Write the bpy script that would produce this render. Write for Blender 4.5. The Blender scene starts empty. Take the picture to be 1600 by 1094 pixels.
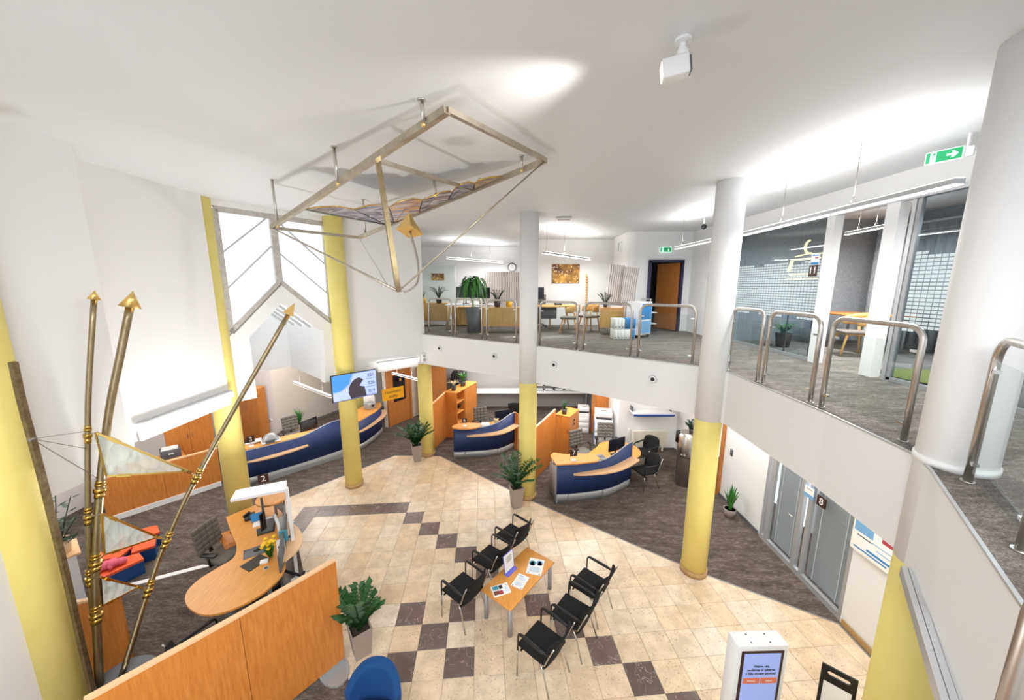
import bpy, bmesh, math, random
from mathutils import Vector as V, Matrix as Mx
from mathutils.geometry import tessellate_polygon
R=math.radians; PI=math.pi
SC=bpy.context.scene; COL=SC.collection
random.seed(7)
# ---------------------------------------------------------------- camera, world, lights, exposure
cam=bpy.data.cameras.new('camera'); co=bpy.data.objects.new('camera',cam); COL.objects.link(co)
co.location=(0,0,5.034); co.rotation_euler=(R(90-10.09),0,0)
cam.sensor_width=36; cam.lens=561/1600*36; cam.clip_start=.05
SC.camera=co
SC.view_settings.view_transform='Standard'; SC.view_settings.look='None'
SC.view_settings.gamma=1; SC.view_settings.use_curve_mapping=False
SC.view_settings.exposure=0.45
W=bpy.data.worlds.new('world'); SC.world=W; W.use_nodes=True
W.node_tree.nodes['Background'].inputs[0].default_value=(.90,.95,1,1)
W.node_tree.nodes['Background'].inputs[1].default_value=1.25
def area(name,loc,size,power,col=(1,.99,.98),rot=(0,0,0),sy=None):
    l=bpy.data.lights.new(name,'AREA'); l.energy=power; l.color=col; l.size=size
    if sy: l.shape='RECTANGLE'; l.size_y=sy
    o=bpy.data.objects.new(name,l); COL.objects.link(o); o.location=loc; o.rotation_euler=rot; return o
area('fill_light_hall',(-.5,-1.6,6.45),4.5,330,sy=2.5)  # soft fill added behind the camera, no ceiling fixture modelled
area('fill_light_counters',(1.6,9.6,2.82),2.6,85,sy=2)  # this and the next five: unseen fill added under the low ceilings
area('fill_light_back',(-.6,12.4,2.82),2.6,85,sy=2)
area('fill_light_corridor',(4.4,7.0,2.82),.9,40,sy=3)
area('fill_light_corner',(4.3,3.4,2.82),.9,32,sy=2)
area('fill_light_cash',(-6.9,10.8,2.97),2.4,55,sy=3)
area('fill_light_kids',(-7.3,6.6,2.97),2.4,62,sy=3)
area('fill_light_entrance',(-1,-1.2,3.5),5,130,sy=2)  # broad fill added behind the camera, belongs to no fixture
sp=bpy.data.lights.new('flood_lamp','SPOT'); sp.energy=110; sp.spot_size=R(64); sp.spot_blend=1; sp.shadow_soft_size=.05; sp.color=(1,.97,.92)
so=bpy.data.objects.new('flood_lamp',sp); COL.objects.link(so); so.location=(.88,2.62,6.27)
so.rotation_euler=V((-1,.6,.03)).to_track_quat('-Z','Y').to_euler()
# ---------------------------------------------------------------- materials
def lin(c):
    def f(x):
        x/=255; return x/12.92 if x<=.04045 else ((x+.055)/1.055)**2.4
    return (f(c[0]),f(c[1]),f(c[2]),1)
M={}
def mat(name,c,rough=.5,metal=0,emit=0,noise=None,bump=0,stretch=(1,1,1),spec=.5,coat=0):
    """noise=(scale, darker colour, detail)"""
    m=bpy.data.materials.new(name); m.use_nodes=True; nt=m.node_tree; b=nt.nodes['Principled BSDF']
    b.inputs['Base Color'].default_value=lin(c); b.inputs['Roughness'].default_value=rough; b.inputs['Metallic'].default_value=metal
    b.inputs['Specular IOR Level'].default_value=spec; b.inputs['Coat Weight'].default_value=coat
    if emit:
        b.inputs['Emission Color'].default_value=lin(c); b.inputs['Emission Strength'].default_value=emit
    if noise or bump:
        tc=nt.nodes.new('ShaderNodeTexCoord'); mp=nt.nodes.new('ShaderNodeMapping'); mp.inputs['Scale'].default_value=stretch
        nt.links.new(tc.outputs['Object'],mp.inputs[0])
        n=nt.nodes.new('ShaderNodeTexNoise'); n.inputs['Scale'].default_value=noise[0] if noise else 60; n.inputs['Detail'].default_value=noise[2] if noise else 3
        n.inputs['Roughness'].default_value=.65
        nt.links.new(mp.outputs[0],n.inputs['Vector'])
        if noise:
            r=nt.nodes.new('ShaderNodeValToRGB'); r.color_ramp.elements[0].position=.3; r.color_ramp.elements[1].position=.7
            r.color_ramp.elements[0].color=lin(noise[1]); r.color_ramp.elements[1].color=lin(c)
            nt.links.new(n.outputs['Fac'],r.inputs[0]); nt.links.new(r.outputs[0],b.inputs['Base Color'])
        if bump:
            bp=nt.nodes.new('ShaderNodeBump'); bp.inputs['Strength'].default_value=bump; bp.inputs['Distance'].default_value=.01
            nt.links.new(n.outputs['Fac'],bp.inputs['Height']); nt.links.new(bp.outputs[0],b.inputs['Normal'])
    M[name]=m; return m
mat('white_paint',(238,238,238),.75)
mat('ceiling_paint',(224,226,228),.6)
mat('beige_paint',(222,214,202),.8)
mat('yellow_paint',(246,228,138),.6,noise=(2,(242,222,128),3))
mat('grey_paint',(182,180,179),.7)
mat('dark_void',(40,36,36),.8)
mat('wood',(216,140,66),.45,noise=(6,(194,114,46),6),stretch=(6,6,.6))
mat('wood_top',(232,164,84),.35,noise=(5,(214,143,66),5),stretch=(7,1,1))
mat('wood_edge',(240,196,150),.4)
mat('oak',(214,170,104),.5,noise=(6,(192,146,82),5),stretch=(6,6,.7))
mat('door_wood',(196,128,66),.45,noise=(5,(176,108,50),5),stretch=(5,5,.5))
mat('blue_panel',(36,58,112),.5,noise=(9,(31,50,98),3))
mat('plinth_grey',(168,170,172),.35,.3)
mat('white_plastic',(240,240,240),.35)
mat('grey_plastic',(150,152,154),.45)
mat('black_plastic',(22,22,24),.4)
mat('black_fabric',(16,16,18),.9,noise=(160,(8,8,9),2),bump=.2)
mat('grey_fabric',(128,124,116),.9,noise=(90,(104,100,94),3),bump=.3)
mat('blue_fabric',(10,72,132),.9,noise=(120,(8,60,112),3),bump=.25)
mat('chrome',(210,210,210),.18,1)
mat('steel',(212,209,204),.32,1,noise=(30,(192,188,182),3),stretch=(1,1,.15))
mat('steel_dark',(150,146,140),.3,.9)
mat('bronze',(178,164,134),.36,1,noise=(14,(150,134,100),4),stretch=(2,2,.4))
mat('bronze_old',(160,144,112),.5,1,noise=(18,(118,102,76),5))
mat('brass',(204,170,92),.24,1)
mat('gold',(244,210,134),.36,1)
mat('frame_metal',(206,198,182),.4,1,noise=(9,(178,168,150),4))
mat('alu',(202,204,207),.4,.5)
mat('blind_grey',(206,209,211),.35,.3)
mat('window_metal',(206,203,198),.5,.2,noise=(12,(180,176,170),4))
mat('brown_sign',(62,38,30),.5)
mat('text_white',(250,250,250),.5)
mat('text_black',(30,30,36),.6)
mat('orange_foam',(238,96,50),.7)
mat('blue_foam',(22,74,140),.7)
mat('pink_plush',(240,120,140),.95,noise=(60,(224,96,120),3),bump=.5)
mat('sign_yellow',(250,178,26),.5)
mat('green_sign',(24,150,92),.5,emit=.35)
mat('sign_light',(214,255,238),.5,emit=.5)
mat('lamp_on',(255,253,248),.5,emit=3.2)
mat('lamp_soft',(255,253,248),.5,emit=1.3)
mat('reflection_glow',(255,226,176),.5,emit=1.6)  # glow that imitates a reflection in the office glass
mat('leaf',(44,98,40),.45,noise=(14,(24,64,26),3))
mat('leaf_bright',(70,146,50),.45,noise=(14,(36,96,34),3))
mat('leaf_dark',(40,70,44),.5,noise=(14,(24,46,30),3))
mat('leaf_yellow',(176,176,96),.55)
mat('leaf_dry',(206,188,150),.7)
mat('soil',(58,44,36),.95,noise=(60,(34,26,22),3))
mat('taupe_pot',(158,144,134),.55)
mat('dark_pot',(64,58,56),.5)
mat('terracotta',(186,112,82),.7)
mat('yellow_pot',(224,176,48),.5)
mat('beige_pot',(232,206,170),.6)
mat('paper',(244,243,240),.6)
mat('paper_blue',(120,170,214),.6)
mat('paper_teal',(70,150,170),.6)
mat('paper_red',(170,60,70),.6)
mat('paper_brown',(120,70,54),.6)
mat('lilac',(112,110,214),.5)
mat('screen_blue',(126,158,234),.4,emit=.5)
mat('screen_sky',(70,140,226),.4,emit=.45)
mat('screen_pale',(172,188,240),.4,emit=.5)
mat('screen_dark',(72,64,78),.4,emit=.12)
mat('kiosk_screen',(150,168,226),.35,emit=.35)
mat('kiosk_button',(206,110,78),.4,emit=.25)
mat('monitor_screen',(30,32,38),.15)
mat('flower_yellow',(250,206,40),.6)
mat('curtain_grey',(178,183,186),.85,noise=(40,(122,126,132),3),stretch=(4,4,.3))
mat('radiator_white',(236,232,218),.4)
mat('cyan_book',(44,128,190),.5)
mat('olive_rug',(124,128,64),.95)
mat('baseboard_stone',(196,162,112),.5,noise=(10,(176,140,92),4))
mat('carpet_edge',(150,148,144),.4,.3)
mat('grout',(150,132,108),.9)
mat('coat_dark',(28,26,30),.95)
mat('lid_grey',(96,98,102),.5)
mat('socket_white',(246,246,244),.4)
def nodes(name):
    m=bpy.data.materials.new(name); m.use_nodes=True; M[name]=m; return m,m.node_tree,m.node_tree.nodes['Principled BSDF']
def nn(nt,t,**k):
    n=nt.nodes.new(t)
    for a,b in k.items():
        if a in n.inputs: n.inputs[a].default_value=b
        else: setattr(n,a,b)
    return n
# thin glass panes: clear with a Fresnel reflection
def glass(name,tint,refl=1.0,ior=1.45,rough=0.0):
    m=bpy.data.materials.new(name); m.use_nodes=True; nt=m.node_tree; nt.nodes.clear()
    o=nn(nt,'ShaderNodeOutputMaterial'); mx=nn(nt,'ShaderNodeMixShader'); t=nn(nt,'ShaderNodeBsdfTransparent'); g=nn(nt,'ShaderNodeBsdfGlossy'); f=nn(nt,'ShaderNodeFresnel')
    t.inputs[0].default_value=lin(tint); g.inputs['Roughness'].default_value=rough; f.inputs['IOR'].default_value=ior
    mu=nn(nt,'ShaderNodeMath',operation='MULTIPLY'); mu.inputs[1].default_value=refl
    ge=nn(nt,'ShaderNodeNewGeometry'); om=nn(nt,'ShaderNodeMath',operation='SUBTRACT'); om.inputs[0].default_value=1; m3=nn(nt,'ShaderNodeMath',operation='MULTIPLY')
    nt.links.new(ge.outputs['Backfacing'],om.inputs[1]); nt.links.new(om.outputs[0],m3.inputs[0]); nt.links.new(mu.outputs[0],m3.inputs[1])
    nt.links.new(f.outputs[0],mu.inputs[0]); nt.links.new(m3.outputs[0],mx.inputs[0]); nt.links.new(t.outputs[0],mx.inputs[1]); nt.links.new(g.outputs[0],mx.inputs[2]); nt.links.new(mx.outputs[0],o.inputs[0])
    M[name]=m
glass('rail_glass',(246,250,249),.75)
glass('office_glass',(214,222,226),1.0,1.6)
glass('window_glass',(252,254,255),.5)
glass('clear_plastic',(240,243,246),.7)
mat('window_frost',(236,244,255),.5,emit=.64)
# stone tiles: each tile object has its own tone; pits and clouds inside
def stone(name,ramp,pit,vein=None):
    m,nt,b=nodes(name); b.inputs['Roughness'].default_value=.28; b.inputs['Specular IOR Level'].default_value=.4
    tc=nn(nt,'ShaderNodeTexCoord'); oi=nn(nt,'ShaderNodeObjectInfo')
    rp=nn(nt,'ShaderNodeValToRGB'); e=rp.color_ramp.elements
    e[0].color=lin(ramp[0]); e[1].color=lin(ramp[-1])
    for k,c in enumerate(ramp[1:-1]):
        x=e.new((k+1)/(len(ramp)-1)); x.color=lin(c)
    nt.links.new(oi.outputs['Random'],rp.inputs[0])
    ad=nn(nt,'ShaderNodeVectorMath',operation='MULTIPLY_ADD'); ad.inputs[1].default_value=(1,1,1)
    sc=nn(nt,'ShaderNodeVectorMath',operation='SCALE'); sc.inputs[3].default_value=37
    nt.links.new(oi.outputs['Random'],sc.inputs[0]); nt.links.new(tc.outputs['Object'],ad.inputs[0]); nt.links.new(sc.outputs[0],ad.inputs[2])
    n1=nn(nt,'ShaderNodeTexNoise',Scale=5.0,Detail=5.0); n2=nn(nt,'ShaderNodeTexNoise',Scale=42.0,Detail=4.0,Roughness=.75)
    nt.links.new(ad.outputs[0],n1.inputs['Vector']); nt.links.new(ad.outputs[0],n2.inputs['Vector'])
    r1=nn(nt,'ShaderNodeValToRGB'); r1.color_ramp.elements[0].color=(.80,.78,.75,1); r1.color_ramp.elements[1].color=(1.08,1.08,1.08,1); r1.color_ramp.elements[0].position=.3; r1.color_ramp.elements[1].position=.7
    nt.links.new(n1.outputs['Fac'],r1.inputs[0])
    mu=nn(nt,'ShaderNodeMix',data_type='RGBA',blend_type='MULTIPLY'); mu.inputs[0].default_value=1
    nt.links.new(rp.outputs[0],mu.inputs[6]); nt.links.new(r1.outputs[0],mu.inputs[7])
    r2=nn(nt,'ShaderNodeValToRGB'); r2.color_ramp.elements[0].position=.33 if not vein else .26; r2.color_ramp.elements[1].position=.42 if not vein else .34
    r2.color_ramp.elements[0].color=lin(pit); r2.color_ramp.elements[1].color=(1,1,1,1)
    nt.links.new(n2.outputs['Fac'],r2.inputs[0])
    m2=nn(nt,'ShaderNodeMix',data_type='RGBA',blend_type='MULTIPLY'); m2.inputs[0].default_value=.8
    nt.links.new(mu.outputs[2],m2.inputs[6]); nt.links.new(r2.outputs[0],m2.inputs[7])
    last=m2.outputs[2]
    if vein:
        wv=nn(nt,'ShaderNodeTexNoise',Scale=3.2,Detail=4.0,Distortion=1.2); nt.links.new(ad.outputs[0],wv.inputs['Vector'])
        r3=nn(nt,'ShaderNodeValToRGB'); el=r3.color_ramp.elements; el[0].position=.493; el[0].color=(0,0,0,1); el[1].position=.507; el[1].color=(0,0,0,1); x=el.new(.5); x.color=(1,1,1,1)
        nt.links.new(wv.outputs['Fac'],r3.inputs[0])
        m3=nn(nt,'ShaderNodeMix',data_type='RGBA'); nt.links.new(r3.outputs[0],m3.inputs[0]); nt.links.new(last,m3.inputs[6]); m3.inputs[7].default_value=lin(vein); last=m3.outputs[2]
    nt.links.new(last,b.inputs['Base Color'])
stone('tile_cream',[(226,206,180),(232,208,178),(220,192,158),(234,216,192),(228,200,168),(232,216,196)],(140,104,70))
stone('tile_brown',[(104,90,86),(120,102,94),(112,98,92)],(60,48,44),(190,176,164))
# carpet: striated brown-grey loop pile
def carpet(name,c1,c2,c3,scale):
    m,nt,b=nodes(name); b.inputs['Roughness'].default_value=.95; b.inputs['Specular IOR Level'].default_value=.1
    tc=nn(nt,'ShaderNodeTexCoord'); mp=nn(nt,'ShaderNodeMapping'); mp.inputs['Scale'].default_value=(1,3.2,1); mp.inputs['Rotation'].default_value=(0,0,R(8))
    nt.links.new(tc.outputs['Object'],mp.inputs[0])
    n1=nn(nt,'ShaderNodeTexNoise',Scale=2.3*scale,Detail=6.0,Roughness=.7); n2=nn(nt,'ShaderNodeTexNoise',Scale=90.0,Detail=2.0); n3=nn(nt,'ShaderNodeTexNoise',Scale=11*scale,Detail=5.0,Roughness=.7)
    nt.links.new(mp.outputs[0],n1.inputs['Vector']); nt.links.new(tc.outputs['Object'],n2.inputs['Vector']); nt.links.new(mp.outputs[0],n3.inputs['Vector'])
    r=nn(nt,'ShaderNodeValToRGB'); e=r.color_ramp.elements; e[0].position=.33; e[1].position=.68; e[0].color=lin(c1); e[1].color=lin(c3); x=e.new(.5); x.color=lin(c2)
    mx=nn(nt,'ShaderNodeMix',data_type='FLOAT'); mx.inputs[0].default_value=.5
    nt.links.new(n1.outputs['Fac'],mx.inputs[2]); nt.links.new(n3.outputs['Fac'],mx.inputs[3]); nt.links.new(mx.outputs[0],r.inputs[0])
    r2=nn(nt,'ShaderNodeValToRGB'); r2.color_ramp.elements[0].color=(.62,.62,.62,1); r2.color_ramp.elements[1].color=(1.2,1.2,1.2,1); r2.color_ramp.elements[0].position=.35; r2.color_ramp.elements[1].position=.65
    nt.links.new(n2.outputs['Fac'],r2.inputs[0])
    mu=nn(nt,'ShaderNodeMix',data_type='RGBA',blend_type='MULTIPLY'); mu.inputs[0].default_value=1
    nt.links.new(r.outputs[0],mu.inputs[6]); nt.links.new(r2.outputs[0],mu.inputs[7]); nt.links.new(mu.outputs[2],b.inputs['Base Color'])
    bp=nn(nt,'ShaderNodeBump',Strength=.4,Distance=.01); nt.links.new(n2.outputs['Fac'],bp.inputs['Height']); nt.links.new(bp.outputs[0],b.inputs['Normal'])
carpet('carpet_ground',(66,58,54),(100,90,84),(146,134,126),1.0)
carpet('carpet_gallery',(92,86,82),(126,119,114),(170,162,156),1.0)
# wavy cut panels, star picture, frosted dashes, stained glass, ice glass
def wavy(name):
    m,nt,b=nodes(name); b.inputs['Roughness'].default_value=.7
    tc=nn(nt,'ShaderNodeTexCoord'); w=nn(nt,'ShaderNodeTexWave',Scale=5.2,Distortion=5.0,Detail=1.0); w.inputs['Detail Scale'].default_value=.35; w.bands_direction='X'
    nt.links.new(tc.outputs['Object'],w.inputs[0]); r=nn(nt,'ShaderNodeValToRGB'); r.color_ramp.elements[0].color=lin((138,128,124)); r.color_ramp.elements[1].color=lin((226,218,214)); r.color_ramp.elements[0].position=.05; r.color_ramp.elements[1].position=.4
    nt.links.new(w.outputs['Color'],r.inputs[0]); nt.links.new(r.outputs[0],b.inputs['Base Color'])
wavy('wavy_panel')
def starry():
    m,nt,b=nodes('star_print'); b.inputs['Roughness'].default_value=.6
    tc=nn(nt,'ShaderNodeTexCoord'); v=nn(nt,'ShaderNodeTexVoronoi',Scale=13.0); nt.links.new(tc.outputs['Object'],v.inputs[0])
    r=nn(nt,'ShaderNodeValToRGB'); r.color_ramp.elements[0].color=(1,.9,.7,1); r.color_ramp.elements[1].color=(0,0,0,1); r.color_ramp.elements[0].position=.12; r.color_ramp.elements[1].position=.3
    nt.links.new(v.outputs['Distance'],r.inputs[0])
    n=nn(nt,'ShaderNodeTexNoise',Scale=3.0,Detail=3.0); nt.links.new(tc.outputs['Object'],n.inputs[0])
    r2=nn(nt,'ShaderNodeValToRGB'); e=r2.color_ramp.elements; e[0].color=lin((92,52,22)); e[1].color=lin((226,168,66)); e[0].position=.38; e[1].position=.7
    nt.links.new(n.outputs['Fac'],r2.inputs[0])
    mx=nn(nt,'ShaderNodeMix',data_type='RGBA',blend_type='ADD'); mx.inputs[0].default_value=1; nt.links.new(r2.outputs[0],mx.inputs[6]); nt.links.new(r.outputs[0],mx.inputs[7]); nt.links.new(mx.outputs[2],b.inputs['Base Color'])
starry()
def stained(name,cols):
    m,nt,b=nodes(name); b.inputs['Roughness'].default_value=.25
    tc=nn(nt,'ShaderNodeTexCoord'); mp=nn(nt,'ShaderNodeMapping'); mp.inputs['Rotation'].default_value=(0,0,R(38)); mp.inputs['Scale'].default_value=(.9,5,1)
    nt.links.new(tc.outputs['Object'],mp.inputs[0]); n=nn(nt,'ShaderNodeTexNoise',Scale=2.0,Detail=2.0,Distortion=.6); nt.links.new(mp.outputs[0],n.inputs[0])
    r=nn(nt,'ShaderNodeValToRGB'); e=r.color_ramp.elements; e[0].position=.28; e[0].color=lin(cols[0]); e[1].position=.74; e[1].color=lin(cols[-1])
    for k,c in enumerate(cols[1:-1]):
        x=e.new(.28+.46*(k+1)/(len(cols)-1)); x.color=lin(c)
    nt.links.new(n.outputs['Fac'],r.inputs[0]); nt.links.new(r.outputs[0],b.inputs['Base Color'])
for k,cs in enumerate(([(60,58,76),(170,168,176),(96,92,112),(206,204,208)],[(150,146,158),(58,56,78),(190,186,190),(96,88,120)],[(84,80,110),(190,190,196),(216,160,96),(120,112,140),(206,204,206)],[(196,150,96),(110,100,120),(206,202,204),(70,66,90)],[(70,70,88),(180,178,186),(110,104,124),(196,194,198)],[(206,160,100),(120,108,110),(188,160,120),(90,80,90)])): stained('stained_%d'%k,cs)
def ice():
    m,nt,b=nodes('ice_glass'); b.inputs['Roughness'].default_value=.12; b.inputs['Transmission Weight'].default_value=.55; b.inputs['IOR'].default_value=1.2
    b.inputs['Base Color'].default_value=lin((240,246,240))
    tc=nn(nt,'ShaderNodeTexCoord'); mp=nn(nt,'ShaderNodeMapping'); mp.inputs['Scale'].default_value=(1,3,1); mp.inputs['Rotation'].default_value=(0,0,R(35)); nt.links.new(tc.outputs['Object'],mp.inputs[0])
    v=nn(nt,'ShaderNodeTexVoronoi',Scale=5.0); nt.links.new(mp.outputs[0],v.inputs[0])
    bp=nn(nt,'ShaderNodeBump',Strength=.9,Distance=.06); nt.links.new(v.outputs['Distance'],bp.inputs['Height']); nt.links.new(bp.outputs[0],b.inputs['Normal'])
ice()
# ---------------------------------------------------------------- mesh helpers
class B:
    def __init__(s): s.bm=bmesh.new(); s.mats=[]; s.cur=0; s.sm=set()
    def m(s,name):
        if name not in s.mats: s.mats.append(name)
        s.cur=s.mats.index(name); return s
    def face(s,vs,smooth=False):
        try: f=s.bm.faces.new(vs)
        except ValueError: return None
        f.material_index=s.cur; f.smooth=smooth; return f
    def box(s,c,d,rz=0,rx=0,ry=0,X=None):
        T=Mx.Translation(c)@Mx.Rotation(rz,4,'Z')@Mx.Rotation(ry,4,'Y')@Mx.Rotation(rx,4,'X')
        if X is not None: T=X@T
        v=[s.bm.verts.new(T@V((x*d[0]/2,y*d[1]/2,z*d[2]/2))) for x,y,z in ((-1,-1,-1),(1,-1,-1),(1,1,-1),(-1,1,-1),(-1,-1,1),(1,-1,1),(1,1,1),(-1,1,1))]
        for f in ((3,2,1,0),(4,5,6,7),(0,1,5,4),(1,2,6,5),(2,3,7,6),(3,0,4,7)): s.face([v[i] for i in f])
        return s
    def bar(s,a,b,w,h=None,up=(0,0,1)):
        """square bar from a to b"""
        a=V(a);b=V(b);h=h or w; d=(b-a).normalized(); u=V(up)
        if abs(d.dot(u))>.98: u=V((1,0,0))
        x=d.cross(u).normalized(); y=x.cross(d)
        q=[[s.bm.verts.new(p+x*i*w/2+y*j*h/2) for i,j in ((-1,-1),(1,-1),(1,1),(-1,1))] for p in (a,b)]
        s.face(q[0][::-1]); s.face(q[1])
        for k in range(4): s.face([q[0][k],q[0][(k+1)%4],q[1][(k+1)%4],q[1][k]])
        return s
    def tube(s,pts,r,n=8,r2=None,cap=True,closed=False):
        pts=[V(p) for p in pts]; rings=[]; N=len(pts); u=None
        for i,p in enumerate(pts):
            if closed: d=(pts[(i+1)%N]-pts[i-1]).normalized()
            else: d=(pts[min(i+1,N-1)]-pts[max(i-1,0)]).normalized()
            if u is None:
                u=d.orthogonal().normalized()
            else:
                u=(u-d*u.dot(d)).normalized()
            w=d.cross(u); rr=r if r2 is None else r+(r2-r)*i/(N-1)
            if isinstance(r,(list,tuple)): rr=r[i]
            rings.append([s.bm.verts.new(p+(u*math.cos(2*PI*k/n)+w*math.sin(2*PI*k/n))*rr) for k in range(n)])
        for i in range(N if closed else N-1):
            a=rings[i];b=rings[(i+1)%N]
            for k in range(n): s.face([a[k],a[(k+1)%n],b[(k+1)%n],b[k]],True)
        if cap and not closed: s.face(rings[0][::-1]); s.face(rings[-1])
        return s
    def cyl(s,c,r,h,n=16,r2=None): c=V(c); return s.tube([c,c+V((0,0,h))],r,n,r2 if r2 is not None else r)
    def lathe(s,c,prof,n=16):
        c=V(c); rings=[[s.bm.verts.new(c+V((r*math.cos(2*PI*k/n),r*math.sin(2*PI*k/n),z))) for k in range(n)] for r,z in prof]
        for a,b in zip(rings,rings[1:]):
            for k in range(n): s.face([a[k],a[(k+1)%n],b[(k+1)%n],b[k]],True)
        s.face(rings[0][::-1]); s.face(rings[-1]); return s
    def sph(s,c,r,d=(1,1,1),n=10,rz=0):
        c=V(c); T=Mx.Rotation(rz,3,'Z'); prof=[(math.sin(PI*i/(n-2)),-math.cos(PI*i/(n-2))) for i in range(1,n-2)]
        rings=[[s.bm.verts.new(c+T@V((p[0]*r*d[0]*math.cos(2*PI*k/n),p[0]*r*d[1]*math.sin(2*PI*k/n),p[1]*r*d[2]))) for k in range(n)] for p in prof]
        for a,b in zip(rings,rings[1:]):
            for k in range(n): s.face([a[k],a[(k+1)%n],b[(k+1)%n],b[k]],True)
        lo=s.bm.verts.new(c-V((0,0,r*d[2]))); hi=s.bm.verts.new(c+V((0,0,r*d[2])))
        for k in range(n): s.face([lo,rings[0][(k+1)%n],rings[0][k]],True); s.face([hi,rings[-1][k],rings[-1][(k+1)%n]],True)
        return s
    def prism(s,poly,z0,z1,holes=()):
        loops=[[V((p[0],p[1],0)) for p in poly]]+[[V((p[0],p[1],0)) for p in h] for h in holes]
        flat=[p for l in loops for p in l]
        lo=[s.bm.verts.new((p.x,p.y,z0)) for p in flat]; hi=[s.bm.verts.new((p.x,p.y,z1)) for p in flat]
        for t in tessellate_polygon(loops):
            s.face([lo[i] for i in t]); s.face([hi[i] for i in t])
        k=0
        for l in loops:
            n=len(l)
            for i in range(n): s.face([lo[k+i],lo[k+(i+1)%n],hi[k+(i+1)%n],hi[k+i]])
            k+=n
        return s
    def slab(s,poly3,th):
        """polygon in space given thickness along its normal (both sides)"""
        p=[V(q) for q in poly3]; n=V((0,0,0))
        for i in range(len(p)): n+=(p[i]).cross(p[(i+1)%len(p)])
        n.normalize(); a=[s.bm.verts.new(q-n*th/2) for q in p]; b=[s.bm.verts.new(q+n*th/2) for q in p]
        for t in tessellate_polygon([p]): s.face([a[i] for i in t]); s.face([b[i] for i in t])
        k=len(p)
        for i in range(k): s.face([a[i],a[(i+1)%k],b[(i+1)%k],b[i]])
        return s
    def wall(s,a,b,z0,z1,th,side=0,holes=()):
        """vertical wall from plan point a to b; side -1/0/1 offsets the thickness; holes = polygons in (s, z)"""
        a=V((a[0],a[1],0)); b=V((b[0],b[1],0)); d=(b-a); L=d.length; d.normalize(); n=V((-d.y,d.x,0)); o=n*th*side/2
        loops=[[V((0,z0,0)),V((L,z0,0)),V((L,z1,0)),V((0,z1,0))]]+[[V((p[0],p[1],0)) for p in h] for h in holes]
        flat=[p for l in loops for p in l]
        def P(p,k): return s.bm.verts.new(a+d*p.x+n*th*k/2+o+V((0,0,p.y)))
        lo=[P(p,-1) for p in flat]; hi=[P(p,1) for p in flat]
        for t in tessellate_polygon(loops): s.face([lo[i] for i in t]); s.face([hi[i] for i in t])
        k=0
        for l in loops:
            c=len(l)
            for i in range(c): s.face([lo[k+i],lo[k+(i+1)%c],hi[k+(i+1)%c],hi[k+i]])
            k+=c
        return s
    def ribbon(s,pts,zs0,zs1,th):
        """vertical curved panel through plan points with lower and upper heights per point"""
        P=[V((p[0],p[1],0)) for p in pts]; N=len(P); rows=[]
        for i,p in enumerate(P):
            d=(P[min(i+1,N-1)]-P[max(i-1,0)]).normalized(); n=V((-d.y,d.x,0))*th
            rows.append([s.bm.verts.new(p+V((0,0,zs0[i]))),s.bm.verts.new(p+V((0,0,zs1[i]))),s.bm.verts.new(p+n+V((0,0,zs1[i]))),s.bm.verts.new(p+n+V((0,0,zs0[i])))])
        s.face(rows[0]); s.face(rows[-1][::-1])
        for a,b in zip(rows,rows[1:]):
            for k in range(4): s.face([a[k],b[k],b[(k+1)%4],a[(k+1)%4]],True if k in(0,2) else False)
        return s
    def rbox(s,c,d,rz=0,bev=.02,seg=2,X=None):
        """box with rounded edges"""
        t=B(); t.m(s.mats[s.cur]).box((0,0,0),d)
        bmesh.ops.bevel(t.bm,geom=list(t.bm.edges),offset=min(bev,min(d)*.49),segments=seg,affect='EDGES',profile=.5)
        T=Mx.Translation(c)@Mx.Rotation(rz,4,'Z')
        if X is not None: T=X@T
        vm={}
        for v in t.bm.verts: vm[v]=s.bm.verts.new(T@v.co)
        for f in t.bm.faces: s.face([vm[v] for v in f.verts],True)
        t.bm.free(); return s
    def mesh(s,name):
        bmesh.ops.recalc_face_normals(s.bm,faces=s.bm.faces)
        me=bpy.data.meshes.new(name); s.bm.to_mesh(me); s.bm.free()
        for n in s.mats: me.materials.append(M[n])
        return me
def inv_of(p):
    T=Mx.Identity(4)
    while p is not None:
        loc=Mx.Translation(p.location)@Mx.Rotation(p.rotation_euler.z,4,'Z')
        T=(p.matrix_parent_inverse.inverted() if False else Mx.Identity(4))@T
        if p.get('_root'): return loc.inverted()
        p=p.parent
    return Mx.Identity(4)
def put(b,name,parent=None,kind=None,label=None):
    """link a builder (in world coordinates) as ONE mesh object"""
    me=b if isinstance(b,bpy.types.Mesh) else b.mesh(name)
    o=bpy.data.objects.new(name,me); COL.objects.link(o)
    if parent is not None:
        o.parent=parent
        if parent.type=='EMPTY': o.matrix_parent_inverse=(Mx.Translation(parent.location)@Mx.Rotation(parent.rotation_euler.z,4,'Z')).inverted()
    if kind: o['kind']=kind
    if label: o['label']=label
    return o
def thing(name,label,cat,loc,group=None,rz=0):
    o=bpy.data.objects.new(name,None); COL.objects.link(o); o.location=loc; o.rotation_euler=(0,0,rz); o.empty_display_size=.1
    o['label']=label; o['category']=cat
    if group: o['group']=group
    return o
def tag(o,label,cat,group=None):
    o['label']=label; o['category']=cat
    if group: o['group']=group
    return o
def struct(b,name,label=None,parent=None):
    o=put(b,name,parent); 
    if parent is None: o['kind']='structure'
    if label: o['label']=label
    return o
KIDS={}
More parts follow.
